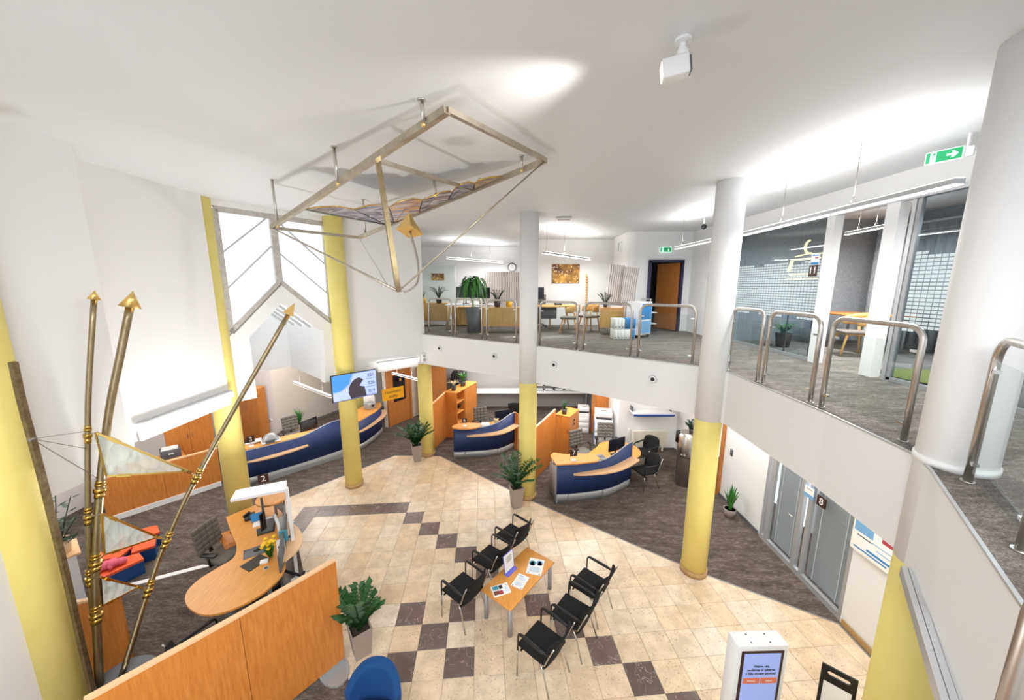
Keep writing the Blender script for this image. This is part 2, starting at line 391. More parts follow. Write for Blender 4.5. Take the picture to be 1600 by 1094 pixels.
def dup(root,loc,rz,label,group=None):
    def cp(o,par):
        c=o.copy(); COL.objects.link(c); c.parent=par
        for ch in ORDER.get(o.name) or [x for x in bpy.data.objects if x.parent==o]: cp(ch,c)
        return c
    r=root.copy(); COL.objects.link(r); r.location=loc; r.rotation_euler=(0,0,rz); r['label']=label
    if group: r['group']=group
    for ch in [x for x in bpy.data.objects if x.parent==root]: cp(ch,r)
    return r
ORDER={}
def text(s,size,X,m,parent,name='lettering',al='CENTER'):
    c=bpy.data.curves.new(name,'FONT'); c.body=s; c.size=size; c.align_x=al; c.align_y='CENTER'; c.extrude=.0015
    tmp=bpy.data.objects.new('tmp',c); COL.objects.link(tmp); me=bpy.data.meshes.new_from_object(tmp); bpy.data.objects.remove(tmp); bpy.data.curves.remove(c)
    me.name=name; me.materials.clear(); me.materials.append(M[m])
    o=put(me,name,parent); o.matrix_basis=X; return o
def facing(loc,yaw,pitch=0):
    """frame whose XY plane stands upright at loc; text reads from the side it faces. yaw = heading of the text's own x axis"""
    return Mx.Translation(loc)@Mx.Rotation(yaw,4,'Z')@Mx.Rotation(PI/2-pitch,4,'X')
def pol(n,r,c=(0,0),a0=0,a1=2*PI,ry=None,rot=0,closed=True):
    k=n if closed else n-1; o=[]
    for i in range(n):
        a=a0+(a1-a0)*i/k; x=r*math.cos(a); y=(ry or r)*math.sin(a)
        o.append((c[0]+x*math.cos(rot)-y*math.sin(rot),c[1]+x*math.sin(rot)+y*math.cos(rot)))
    return o
def along(pts,n):
    """resample a plan polyline smoothly (Catmull-Rom)"""
    P=[V((p[0],p[1],p[2] if len(p)>2 else 0)) for p in pts]; o=[]
    m=len(P)-1
    for k in range(n):
        t=k/(n-1)*m; i=min(int(t),m-1); f=t-i
        p0=P[max(i-1,0)] if i>0 else P[0]*2-P[1]; p1=P[i]; p2=P[i+1]; p3=P[i+2] if i+2<=m else P[m]*2-P[m-1]
        o.append(.5*((2*p1)+(p2-p0)*f+(2*p0-5*p1+4*p2-p3)*f*f+(3*p1-p0-3*p2+p3)*f**3))
    return o
# ---------------------------------------------------------------- setting: floor with stone tiles and carpet
STONE=[(-5.497,7.806),(-3.533,10.106),(-2.154,10.064),(.53,7.728),(3.303,5.639),(4.94,4.624),(4.93,4.061),(4.9,1.0),(-1.4,1.0),(-1.75,2.9),(-2.05,3.75),(-2.6,4.45),(-3.3,5.05),(-4.3,6.4)]
OUT=[(-10.5,-1.5),(6.2,-1.5),(6.2,15.6),(-10.5,15.6)]
fl=struct(B().m('grout').prism([(-10.5,-1.5),(6.2,-1.5),(6.2,15.6),(-10.5,15.6)],-.2,-.012),'floor','ground floor of the hall, cream stone tiles ringed by brown-grey carpet')
struct(B().m('carpet_ground').prism(OUT,-.012,0,[STONE]),'carpet',None,fl)
b=B().m('carpet_edge')
for p,q in zip(STONE[:7],STONE[1:6]+[STONE[6]]):
    if p!=q: b.bar((p[0],p[1],.001),(q[0],q[1],.001),.025,.006)
put(b,'edge_strip',fl)
YAW=R(4.66); EX=V((math.cos(YAW),math.sin(YAW)))*.4; EY=V((-math.sin(YAW),math.cos(YAW)))*.4; O0=V((-2.386,7.342))
DARK={(k,k) for k in range(0,14)}|{(i,-1) for i in range(-6,0)}|{(-6,j) for j in range(0,9)}|{(1,6),(3,6),(2,7),(1,8),(3,8)}
def clip(sub,cl):
    out=sub
    for k in range(len(cl)):
        a=cl[k]; c=cl[(k+1)%len(cl)]; n=V((-(c-a).y,(c-a).x)); inp=out; out=[]
        if not inp: return []
        for i,p in enumerate(inp):
            q=inp[i-1]; dp=(p-a).dot(n); dq=(q-a).dot(n)
            if (dp>=0)!=(dq>=0): out.append(q+(p-q)*(dq/(dq-dp)))
            if dp>=0: out.append(p)
    return out
def parea(p): return abs(sum(p[i-1].x*p[i].y-p[i].x*p[i-1].y for i in range(len(p))))/2
tiles=[]; SP=[V(p) for p in STONE]
for i in range(-10,21):
    for j in range(-9,18):
        c=[O0+EX*(i+u)-EY*(j+w) for u,w in ((.004,.996),(.996,.996),(.996,.004),(.004,.004))]
        p=clip(SP,c); ar=parea(p) if len(p)>2 else 0
        if ar<.002: continue
        m=sum((V((q.x,q.y)) for q in p),V((0,0)))/len(p)
        d=m.y*.9845+5.034*.1752; vis=abs(m.x/d)<1.5 and (547-561*(m.y*.1752-5.034*.9845)/d)<1130
        tiles.append((0 if vis else 1,m.length,i,j,p,ar))
tiles.sort(key=lambda t:(t[0],t[1]))
full={}
def tile_mesh(poly,m):
    t=B().m(m); c=sum(poly,V((0,0)))/len(poly)
    lo=[t.bm.verts.new((p.x,p.y,-.011)) for p in poly]; mid=[t.bm.verts.new((p.x,p.y,-.002)) for p in poly]; hi=[t.bm.verts.new((c.x+(p.x-c.x)*.988,c.y+(p.y-c.y)*.988,0)) for p in poly]
    n=len(poly)
    for k in range(n): t.face([lo[k],lo[(k+1)%n],mid[(k+1)%n],mid[k]]); t.face([mid[k],mid[(k+1)%n],hi[(k+1)%n],hi[k]])
    if n==4: t.face(hi)
    else:
        for q in tessellate_polygon([[V((p.x,p.y,0)) for p in poly]]): t.face([hi[k] for k in q])
    return t
rest=B()
for k,(vs,ds,i,j,p,ar) in enumerate(tiles):
    m='tile_brown' if (i,j) in DARK else 'tile_cream'
    org=O0+EX*i-EY*j
    if k<299 and vs==0:
        if ar>.157:
            if m not in full: full[m]=tile_mesh([q-org for q in p],m).mesh('tile')
            me=full[m]
        else: me=tile_mesh([q-org for q in p],m).mesh('tile')
        o=put(me,'tile',fl); o.location=(org.x,org.y,0)
    else:
        rest.m(m); P=[rest.bm.verts.new((q.x,q.y,-.0005)) for q in p]
        for q in tessellate_polygon([[V((a.x,a.y,0)) for a in p]]): rest.face([P[a] for a in q])
o=put(rest,'outlying_tiles',fl,kind='stuff')
# ---------------------------------------------------------------- ceiling, gallery slab, walls
ZC=6.56; ZG=3.72; ZB=2.87
struct(B().m('ceiling_paint').prism([(-4.6,-3),(9.2,-3),(9.2,15.6),(-5.0,15.6),(-2.65,10.15),(-4.28,8.75),(-5.62,6.75),(-5.5,4.72),(-4.95,4.2),(-4.95,3.1)],ZC,ZC+.2),'ceiling','plain white upper ceiling')
EDGE=[(-2.5,9.93),(.37,8.03),(3.2,5.78),(3.38,5.45),(3.32,3.61),(3.2,2.65),(3.05,2.42),(2.13,1.28),(1.3,.55),(.2,.12),(-1.5,.1)]
GP=EDGE+[(-1.5,-3),(9.2,-3),(9.2,15.6),(-5,15.6)]
g=struct(B().m('white_paint').prism(GP,ZB,ZG-.012),'floor_gallery','gallery slab with a white fascia round the hall')
put(B().m('carpet_gallery').prism([(p[0]+.0,p[1]+.03) if k<3 else p for k,p in enumerate(GP)],ZG-.012,ZG),'carpet',g)
b=B().m('alu')
for p,q in zip(EDGE[:9],EDGE[1:10]): b.bar((p[0],p[1],ZG-.004),(q[0],q[1],ZG-.004),.018,.016)
put(b,'edge_trim',g)
def wallp(b,a,c,outline,th,side=1,holes=()):
    a=V((a[0],a[1],0)); c=V((c[0],c[1],0)); d=(c-a).normalized(); n=V((-d.y,d.x,0))
    loops=[[V((p[0],p[1],0)) for p in outline]]+[[V((p[0],p[1],0)) for p in h] for h in holes]; flat=[p for l in loops for p in l]
    k0,k1=(0,th) if side>0 else ((-th,0) if side<0 else (-th/2,th/2))
    P=lambda p,k:b.bm.verts.new(a+d*p.x+n*k+V((0,0,p.y)))
    lo=[P(p,k0) for p in flat]; hi=[P(p,k1) for p in flat]
    for t in tessellate_polygon(loops): b.face([lo[i] for i in t]); b.face([hi[i] for i in t])
    k=0
    for l in loops:
        c_=len(l)
        for i in range(c_): b.face([lo[k+i],lo[k+(i+1)%c_],hi[k+(i+1)%c_],hi[k+i]])
        k+=c_
    return b
def wl(name,a,c,z0,z1,th=.15,m='white_paint',side=1,label=None,holes=()):
    return struct(wallp(B().m(m),a,c,[(0,z0),(math.dist(a,c),z0),(math.dist(a,c),z1),(0,z1)],th,side,holes),name,label)
A0=(-5.45,6.62); A1=(-4.1,8.6)
wl('wall_left_front',(-4.86,3.2),(-4.3,.2),0,ZC,.2,side=-1)
wl('wall_left_near',(-4.82,3.0),(-4.75,4.2),ZB,ZC,.15)
wl('wall_left_return',(-4.75,4.2),(-5.31,4.74),ZB,ZC,.15)
wl('wall_left',(-5.31,4.74),(-5.29,6.46),ZB,ZC,.15)
wl('wall_back_left',A1,(-2.45,10.0),ZB,ZC,.2)
wl('wall_gallery_left',(-2.45,10.0),(-4.6,15.0),ZB,ZC,.12,side=1)
struct(B().m('white_paint').prism([(3.4,12.4),(.6,12.4),(.6,14.6),(-4.8,14.6),(-4.8,14.75),(.75,14.75),(.75,12.55),(3.4,12.55)],ZG,ZC),'wall_gallery_back','white rear walls of the gallery')
# pier with a rounded corner in front of the door wall
pr_=[(3.4,12.5),(3.3,11.9),(3.3,11.0)]+pol(7,.3,(3.62,10.92),PI,1.5*PI,closed=False)+[(3.86,10.6),(3.86,12.5)]
struct(B().m('white_paint').prism(pr_,ZG,ZC),'wall_gallery_pier')
wl('wall_gallery_door',(5.3,10.6),(3.84,10.6),ZG,ZC,.16,side=-1,holes=[[(.40,ZG+.0),(1.35,ZG+.0),(1.35,ZG+2.02),(.40,ZG+2.02)]])
wl('wall_gallery_right',(5.16,8.6),(5.16,10.7),ZG,ZC,.15,side=-1)
# header and posts of the office glazing
wl('wall_office_header',(5.3,2.0),(5.3,8.75),ZG+2.5,ZC,.15,side=-1)
b=B().m('alu').box((5.3,5.4,ZG+2.47),(.12,6.8,.06)); struct(b,'trim_1','aluminium head rail over the office glass')
b=B().m('white_paint').box((5.31,6.17,ZG+1.22),(.14,.15,2.44)); struct(b,'trim_2','white post left of the office doorway')
b=B().m('white_paint').box((5.31,5.2,ZG+1.22),(.14,.18,2.44)); struct(b,'trim_3','white post right of the office doorway')
b=B().m('alu').box((5.3,4.96,ZG+1.22),(.06,.05,2.44)); struct(b,'trim_4')
# office behind the glass: grey rear wall and sides
wl('wall_office_back',(8.6,1.0),(8.6,9.2),ZG,ZC,.15,'curtain_grey',-1)
wl('wall_office_far',(8.7,8.75),(5.24,8.75),ZG,ZC,.12,'curtain_grey',-1)
wl('wall_office_near',(5.3,2.0),(8.7,2.0),ZG,ZC,.12,'grey_paint',-1)
# room behind the gallery door
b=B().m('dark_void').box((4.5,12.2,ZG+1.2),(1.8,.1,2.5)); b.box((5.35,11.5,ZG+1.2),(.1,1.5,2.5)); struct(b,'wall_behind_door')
# window bay: gable window over a skylit recess
L=math.dist(A0,A1)
WF=[(.15,4.08),(1.16,5.09),(2.22,4.12),(2.25,6.46),(.15,6.46)]
b=wallp(B().m('white_paint'),A0,A1,[(-.02,2.8),(.48,2.8),(.48,4.04),(1.15,4.70),(1.95,4.02),(1.88,2.8),(L,2.8),(L,ZC),(-.02,ZC)],.18,1,[WF])
struct(b,'wall_window_bay','white bay wall with a gable opening under the window')
d=V((A1[0]-A0[0],A1[1]-A0[1],0)).normalized(); n=V((-d.y,d.x,0)); a3=V((A0[0],A0[1],0))
def bay(s,z,k=0): return a3+d*s+n*k+V((0,0,z))
win=thing('window_1','tall white-metal gable window with bright frosted panes beside the yellow column','window',bay(1.2,0))
win['kind']='structure'
b=B().m('window_metal')
def strip(b,p,q,w,th=.1,k=.05):
    P=bay(p[0],p[1],k);Q=bay(q[0],q[1],k); b.bar(P,Q,th,w,up=d.cross(V((0,0,1)))if False else (0,0,1)) if abs(p[0]-q[0])>.05 else b.bar(P,Q,w,th,up=n)
IN=[(.2,4.16),(1.16,5.12),(2.17,4.2),(2.2,6.41),(.2,6.41)]
for p,q in zip(IN,IN[1:]+IN[:1]): strip(b,p,q,.1)
put(b,'window_frame',win)
b=B().m('window_metal'); strip(b,(1.14,5.1),(1.15,6.42),.13,.12); put(b,'mullion',win)
for z in (4.98,5.64):
    b=B().m('alu'); strip(b,(.24,z),(1.08,z+.85 if z+.85<6.42 else 6.4),.03,.03,.06); put(b,'glazing_bar',win)
    b=B().m('alu'); strip(b,(1.22,z+.72 if z+.72<6.4 else 6.38),(2.17,z-.13),.03,.03,.06); put(b,'glazing_bar',win)
for PN in ([(.24,4.2),(1.1,5.06),(1.1,6.4),(.24,6.4)],[(1.2,5.08),(2.15,4.22),(2.17,6.4),(1.2,6.4)]):
    b=B().m('window_frost').slab([bay(p[0],p[1],.07) for p in PN],.012); put(b,'pane',win)
# recess
b=B().m('white_paint')
D=1.8
def quad3(b,ps,th=.06): b.slab(ps,th)
quad3(b,[bay(.40,2.95,.18),bay(.40,2.95,D),bay(.40,4.1,D),bay(.40,4.1,.18)])
quad3(b,[bay(1.98,2.8,.18),bay(1.98,2.95,D),bay(1.98,4.1,D),bay(1.98,4.1,.18)])
quad3(b,[bay(.37,2.95,D),bay(2.0,2.95,D),bay(2.0,4.1,D),bay(1.17,4.78,D),bay(.37,4.1,D)])
struct(b,'wall_recess','bluish white skylit recess behind the gable opening')
b=B().m('window_metal')
for k in (.2,.6,1.0,1.4,1.78): b.bar(bay(.4,4.06,k),bay(1.17,4.74,k),.05); b.bar(bay(1.98,4.06,k),bay(1.17,4.74,k),.05)
b.bar(bay(1.17,4.74,.2),bay(1.17,4.74,D),.08)
sk=struct(b,'window_2','small skylight bars over the recess')
for q in ([bay(.4,4.09,.2),bay(1.17,4.77,.2),bay(1.17,4.77,D),bay(.4,4.09,D)],[bay(1.98,4.09,.2),bay(1.17,4.77,.2),bay(1.17,4.77,D),bay(1.98,4.09,D)]):
    put(B().m('window_glass').slab(q,.012),'pane',sk)
# ground-floor rooms on the left
RC=[bay(.38,0,.02),bay(2.02,0,.02),bay(2.02,0,D+.03),bay(.38,0,D+.03)]
outer=[(-10.5,-1.5),(-4.5,-1.5),(-4.8,3.3),(-4.9,4.25),(-5.45,4.75)]+[(A0[0],A0[1])]+[tuple(RC[0][:2]),tuple(RC[3][:2]),tuple(RC[2][:2]),tuple(RC[1][:2])]+[A1,(-2.6,10.1),(-4.7,15.6),(-10.5,15.6)]
struct(B().m('white_paint').prism(outer,3.0,3.15),'ceiling_ground','low ceiling over the counters at the back')
wl('wall_ground_left',(-9.9,11.7),(-9.9,-1.0),0,3.0,.15,'white_paint',-1)
wl('wall_ground_cabinets',(-8.12,11.75),(-9.95,11.75),0,3.0,.15,'white_paint',-1)
wl('wall_beige',(-6.5,15.3),(-8.12,11.75),0,3.0,.15,'beige_paint',-1)
wl('wall_ground_far',(5.2,14.6),(-7.0,14.6),0,3.0,.15,'grey_paint',-1)
w=V((-3.84,13.5))-V((-4.75,11.9)); w.normalize()
wl('wall_cash_door',(-3.1,14.65),(-4.5,12.28),0,3.0,.12,'beige_paint',-1)
wl('wall_radiator',(5.15,10.5),(3.4,10.5),0,ZB,.15,'white_paint',-1)
wl('wall_radiator_return',(3.4,10.5),(3.4,14.6),0,ZB,.12,'white_paint',1)
wl('wall_right_far',(5.08,8.95),(5.08,11.0),0,ZB,.15,'white_paint',-1)
wl('wall_right_mid',(5.08,6.62),(5.08,8.05),0,ZB,.15,'white_paint',-1)
wl('wall_right_near',(4.93,1.0),(4.99,4.66),0,ZB,.15,'white_paint',-1)
wl('wall_right_end',(-1.5,-1.4),(6,-1.4),0,ZB,.1,'white_paint',-1)
wl('wall_right_lintel',(5.04,4.66),(5.08,6.62),2.5,ZB,.12,'white_paint',-1)
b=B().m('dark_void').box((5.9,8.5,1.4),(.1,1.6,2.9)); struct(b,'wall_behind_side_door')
b=B().m('baseboard_stone').bar((4.915,1.0,.05),(4.975,4.62,.05),.015,.1); struct(b,'baseboard_right','beige stone baseboard under the wall poster')
b=B().m('lid_grey').bar((5.06,6.64,.035),(5.06,8.04,.035),.02,.07); b.bar((5.06,8.97,.035),(5.06,10.45,.035),.02,.07); b.bar((3.45,10.49,.035),(5.06,10.49,.035),.02,.07); struct(b,'baseboard_back')
b=B().m('carpet_edge').bar((-8.05,11.76,.04),(-6.62,14.9,.04),.02,.08); struct(b,'baseboard_beige')
b=B().m('alu')
for k in (-1,0,1):
    ox,oy=-.77*.036*k,.64*.036*k
    b.bar((2.99+ox,2.36+oy,2.91),(1.4+ox,.467+oy,2.91),.033,.08 if k else .086)
struct(b,'trim_5','grey metal guide rail under the near fascia')
# ---------------------------------------------------------------- columns
def column(x,y,top,label,lowm='yellow_paint',upm='white_paint',split=ZB,ring=True,z0=0):
    b=B()
    if split>z0: b.m(lowm).tube([(x,y,z0),(x,y,min(split,top))],.205,40)
    if top>split: b.m(upm).tube([(x,y,max(split,z0)),(x,y,top)],.205,40)
    o=struct(b,'column',label)
    if ring: put(B().m('baseboard_stone').tube([(x,y,0),(x,y,.1)],.222,40),'base_ring',o)
column(-4.87,3.2,ZC,'yellow column at the hall corner behind the spear sculpture',split=ZC)
column(-5.5,6.6,ZC,'yellow column between the window and the left wall light',split=ZC)
column(-4.06,8.5,ZC,'tall yellow column behind the hanging screen',split=ZC)
column(-2.56,10.2,ZB+.05,'short yellow column with a potted plant before it',split=ZC)
column(.37,8.0,ZC,'slim column, yellow below and white above, beside the railing gap')
column(3.26,5.67,ZC,'column, yellow below and white above, between the two runs of railing')
column(3.31,2.50,ZC,'nearest column, white above with yellow foot by the kiosk')
b=B().m('white_plastic').lathe((3.31,2.50,ZG),[(.216,0),(.216,.05),(.206,.052)],40); struct(b,'baseboard_column')
# ---------------------------------------------------------------- furniture builders
def shell(b,f,nu,nv,th):
    """curved sheet f(u,v) with u,v in 0..1, given a thickness"""
    g=[[V(f(i/nu,j/nv)) for j in range(nv+1)] for i in range(nu+1)]
    def N(i,j):
        a=g[min(i+1,nu)][j]-g[max(i-1,0)][j]; c=g[i][min(j+1,nv)]-g[i][max(j-1,0)]; return a.cross(c).normalized()
    F=[[b.bm.verts.new(g[i][j]+N(i,j)*th/2) for j in range(nv+1)] for i in range(nu+1)]; K=[[b.bm.verts.new(g[i][j]-N(i,j)*th/2) for j in range(nv+1)] for i in range(nu+1)]
    for i in range(nu):
        for j in range(nv):
            b.face([F[i][j],F[i+1][j],F[i+1][j+1],F[i][j+1]],True); b.face([K[i][j],K[i][j+1],K[i+1][j+1],K[i+1][j]],True)
    for i in range(nu): b.face([F[i][0],K[i][0],K[i+1][0],F[i+1][0]]); b.face([F[i][nv],F[i+1][nv],K[i+1][nv],K[i][nv]])
    for j in range(nv): b.face([F[0][j],F[0][j+1],K[0][j+1],K[0][j]]); b.face([F[nu][j],K[nu][j],K[nu][j+1],F[nu][j+1]])
    return b
HALL='black visitor chairs of the hall'
def visitor_chair(label,group):
    t=thing('visitor_chair',label,'chair',(0,0,0),group)
    b=B().m('black_fabric').rbox((0,0,.445),(.46,.45,.05),bev=.022,seg=3); put(b,'seat',t)
    b=B().m('black_fabric'); shell(b,lambda u,v:(-.215-.13*v-.02*v*v+.07*(2*u-1)**2*(.4+v),(.225+.02*math.sin(PI*v))*(2*u-1),.40+.44*v-.05*(2*u-1)**4*v),8,6,.022); put(b,'backrest',t)
    for s in (-1,1):
        b=B().m('chrome').tube([(.21,s*.255,0),(.2,s*.255,.3),(.2,s*.25,.42)],.011); b.m('black_plastic').tube([(.2,s*.25,.40),(.195,s*.25,.62),(.175,s*.25,.655)],.012); put(b,'leg',t)
        b=B().m('chrome').tube([(-.12,s*.2,.42),(-.19,s*.215,.3),(-.29,s*.235,0)],.011); put(b,'leg',t)
        b=B().m('black_plastic').tube([(.19,s*.25,.645),(.15,s*.25,.668),(-.02,s*.25,.665),(-.16,s*.25,.66),(-.27,s*.24,.66)],[.013,.02,.022,.02,.012],8); put(b,'armrest',t)
        b=B().m('steel').tube([(-.13,s*.21,.41),(-.21,s*.232,.47),(-.28,s*.243,.66),(-.34,s*.235,.80)],.009); put(b,'back_frame',t)
    b=B().m('black_plastic').bar((.16,-.24,.41),(.16,.24,.41),.02); b.bar((-.12,-.21,.41),(-.12,.21,.41),.02); put(b,'seat_frame',t)
    return t
def office_chair(label,group,rows=5):
    t=thing('office_chair',label,'chair',(0,0,0),group)
    b=B().m('grey_fabric').rbox((0,0,.48),(.48,.5,.08),bev=.035,seg=3); put(b,'seat',t)
    b=B().m('grey_fabric')
    for i in range(4):
        for j in range(rows):
            y=(i-1.5)*.115; z=.58+j*.46/rows; b.rbox((-.25-.12*(z-.58)+.25*y*y,y,z+.23/rows),(.05,.115,.46/rows),bev=.02,seg=2)
    put(b,'backrest',t)
    put(B().m('black_plastic').bar((-.2,0,.42),(-.30,0,.75),.05,.03),'back_support',t)
    put(B().m('black_plastic').tube([(0,0,.1),(0,0,.45)],.03),'gas_lift',t)
    for s in (-1,1):
        put(B().m('black_plastic').tube([(.02,s*.2,.44),(.02,s*.28,.46),(.0,s*.29,.66)],.018).rbox((.03,s*.29,.675),(.26,.09,.03),bev=.014),'armrest',t)
    for k in range(5):
        a=k*2*PI/5; c,s=math.cos(a),math.sin(a)
        lg=put(B().m('chrome').bar((0,0,.11),(.28*c,.28*s,.075),.035,.025),'leg',t)
        put(B().m('black_plastic').tube([(.28*c-.02*s,.28*s+.02*c,.03),(.28*c+.02*s,.28*s-.02*c,.03)],.03,10),'caster',lg)
    return t
def leafv(b,p,d,L,w,droop=.0,fold=.25,nrm=(0,0,1)):
    """one pointed leaf: two folded halves, six vertices"""
    p=V(p); d=V(d).normalized(); s=d.cross(V(nrm)); s=s.normalized() if s.length>.01 else V((1,0,0)); u=s.cross(d)
    a=b.bm.verts.new(p); m1=p+d*L*.45-u*fold*w*.4; m=b.bm.verts.new(m1); t=b.bm.verts.new(p+d*L-V((0,0,droop*L))); l=b.bm.verts.new(m1+s*w/2+u*fold*w*.5); r=b.bm.verts.new(m1-s*w/2+u*fold*w*.5)
    b.face([a,l,m],True); b.face([a,m,r],True); b.face([l,t,m],True); b.face([m,t,r],True)
def square_pot(t,c,w0,w1,h,m='taupe_pot',z=0,rz=0):
    c=V(c); b=B().m(m)
    def ring(w,zz): return [b.bm.verts.new(c+Mx.Rotation(rz,3,'Z')@V((x*w/2,y*w/2,zz))) for x,y in ((-1,-1),(1,-1),(1,1),(-1,1))]
    r=[ring(w0,0),ring(w1,h),ring(w1-.03,h),ring(w1-.035,h-.05)]
    b.face(r[0][::-1])
    for a,q in zip(r,r[1:]):
        for k in range(4): b.face([a[k],a[(k+1)%4],q[(k+1)%4],q[k]])
    p=put(b,'pot',t)
    b=B().m('soil'); x=[b.bm.verts.new(c+Mx.Rotation(rz,3,'Z')@V((i*(w1-.034)/2,j*(w1-.034)/2,h-.045))) for i,j in ((-1,-1),(1,-1),(1,1),(-1,1))]; b.face(x); put(b,'soil',t)
def round_pot(t,c,r0,r1,h,m):
    b=B().m(m).lathe(c,[(r0,0),(r1,h),(r1-.012,h),(r1-.014,h-.02)],16); put(b,'pot',t)
    put(B().m('soil').lathe(c,[(r1-.015,h-.03),(r1-.016,h-.02)],14),'soil',t)
def zz_plant(t,c,n,h,spread,m,rnd,sep=False,lw=(.085,.04)):
    """arching stems with paired leaflets"""
    st=B().m(m); fo=B().m(m); c=V(c); lm=None
    for k in range(n):
        a=2*PI*k/n+rnd.uniform(-.4,.4); sp=spread*rnd.uniform(.35,1); hh=h*rnd.uniform(.6,1)
        o=V((math.cos(a),math.sin(a),0)); P=[c+o*.03+o*sp*s**1.6+V((0,0,hh*(s-.25*s*s*(sp/spread)))) for s in (0,.2,.4,.6,.8,1)]
        st.tube(P,.007,5,.003)
        for i in range(2,12):
            s=i/11; p=c+o*.03+o*sp*s**1.6+V((0,0,hh*(s-.25*s*s*(sp/spread)))); dr=(o*.6+V((0,0,.6))).normalized(); sd=V((-o.y,o.x,0))
            for q in (-1,1):
                d=(sd*q+dr*.55+V((0,0,rnd.uniform(-.1,.3)))); L=lw[0]*rnd.uniform(.8,1.15); w=lw[1]*rnd.uniform(.85,1.15)
                if sep:
                    if lm is None:
                        lb=B().m(m); leafv(lb,(0,0,0),(1,0,0),1,.5); lm=lb.mesh('leaf')
                    o2=put(lm,'leaf',t); x=d.normalized(); y=V((0,0,1)).cross(x).normalized(); z=x.cross(y)
                    o2.matrix_basis=Mx.Translation(p)@Mx(((x.x,y.x,z.x,0),(x.y,y.y,z.y,0),(x.z,y.z,z.z,0),(0,0,0,1)))@Mx.Diagonal((L,L*w*2/lw[0],L,1))
                else: leafv(fo,p,d,L,w)
        if not sep: leafv(fo,P[-1],o+V((0,0,1)),lw[0],lw[1])
    put(st,'stems',t)
    if not sep: put(fo,'foliage',t,kind='stuff')
    else: fo.bm.free()
def blade_plant(t,c,n,h,spread,w,m,rnd,sep=False,bend=.3):
    """upright or arching sword leaves from one centre"""
    c=V(c); fo=B().m(m)
    for k in range(n):
        b=B().m(m) if sep else fo
        a=2.4*k+rnd.uniform(-.3,.3); o=V((math.cos(a),math.sin(a),0)); s=V((-o.y,o.x,0)); hh=h*rnd.uniform(.65,1.05); sp=spread*rnd.uniform(.3,1); last=None
        for i in range(5):
            f=i/4; p=c+o*(.02+sp*f**1.5)+V((0,0,hh*(f-bend*f*f*f))); ww=w*(1-f**2.2)*(.75+.5*f*(1-f)*2)+.002
            r=[b.bm.verts.new(p+s*ww/2),b.bm.verts.new(p+o*ww*.22-V((0,0,0))),b.bm.verts.new(p-s*ww/2)]
            if last: b.face([last[0],last[1],r[1],r[0]],True); b.face([last[1],last[2],r[2],r[1]],True)
            last=r
        if sep: put(b,'leaf',t)
    if not sep: put(fo,'foliage',t,kind='stuff')
    else: fo.bm.free()
def number_sign(label,n,loc,yaw,z0,size=.17,up=.11):
    t=thing('number_sign',label,'sign',(loc[0],loc[1],z0),'brown counter number signs')
    b=B().m('white_plastic').box((loc[0],loc[1],z0+.008),(.1,.08,.016),yaw); put(b,'base',t)
    put(B().m('alu').tube([(loc[0],loc[1],z0+.01),(loc[0],loc[1],z0+up+.01)],.007,6),'stem',t)
    put(B().m('brown_sign').box((loc[0],loc[1],z0+up+size/2),(size,.012,size),yaw),'plate',t)
    o=V((math.sin(yaw),-math.cos(yaw),0))*.0075
    text(n,size*.95,facing(V((loc[0],loc[1],z0+up+size/2))+o,yaw),'text_white',t,'numeral')
def monitor(label,loc,yaw,z0,w=.5,h=.31,group=None,cat='monitor',zc=None,lit=None):
    t=thing('computer_monitor',label,cat,(loc[0],loc[1],z0),group); zc=zc or z0+.3
    X=Mx.Translation((loc[0],loc[1],zc))@Mx.Rotation(yaw,4,'Z')
    put(B().m('black_plastic').rbox((0,0,0),(w,.035,h),bev=.008,X=X),'housing',t)
    put(B().m(lit or 'monitor_screen').box((0,-.0185,0),(w-.03,.002,h-.03),X=X),'screen',t)
    o=X@V((0,.04,0))
    put(B().m('black_plastic').bar((o.x,o.y,z0+.015),(o.x,o.y,zc),.05,.03),'stand',t)
    put(B().m('black_plastic').box((o.x,o.y,z0+.008),(.22,.18,.016),yaw),'base',t)
    return t
# ---------------------------------------------------------------- waiting group on the stone floor
tx=V((.12,5.0)); ta=R(51.3)
t=thing('coffee_table','low wooden coffee table with grey round legs among the black chairs','table',(tx.x,tx.y,0))
b=B().m('wood_top').rbox((tx.x,tx.y,.488),(1.17,.575,.024),ta,.004,1); put(b,'tabletop',t)
for i in (-1,1):
    for j in (-1,1):
        p=tx+V((math.cos(ta),math.sin(ta)))*.53*i+V((-math.sin(ta),math.cos(ta)))*.235*j
        put(B().m('plinth_grey').tube([(p.x,p.y,0),(p.x,p.y,.476)],.034,14),'leg',t)
put(B().m('steel_dark').bar((tx.x-.33,tx.y-.41,.455),(tx.x+.33,tx.y+.41,.455),.04,.03),'frame_rail',t)
def flat(name,label,cat,c,yaw,w,h,z,m='paper',group=None):
    t=thing(name,label,cat,(c[0],c[1],z),group); put(B().m(m).box((c[0],c[1],z+.0015),(w,h,.003),yaw),'sheet',t); return t
def onsheet(t,c,yaw,z,items,name='print'):
    b=B()
    for m,x,y,w,h,r in items:
        p=Mx.Rotation(yaw,3,'Z')@V((x,y,0))
        b.m(m)
        if r: b.cyl((c[0]+p.x,c[1]+p.y,z),r,.0008,18)
        else: b.box((c[0]+p.x,c[1]+p.y,z+.0004),(w,h,.0008),yaw)
    put(b,name,t)
lines=lambda x,y,n,w,g,m='text_black':[(m,x,y-k*g,w*(.8+.2*((k*7)%3)/2),.004,0) for k in range(n)]
c=(.385,5.18); y_=ta-R(66)
t=flat('leaflet','large white leaflet with two round portraits at the far end of coffee table','leaflet',c,y_,.25,.34,.5)
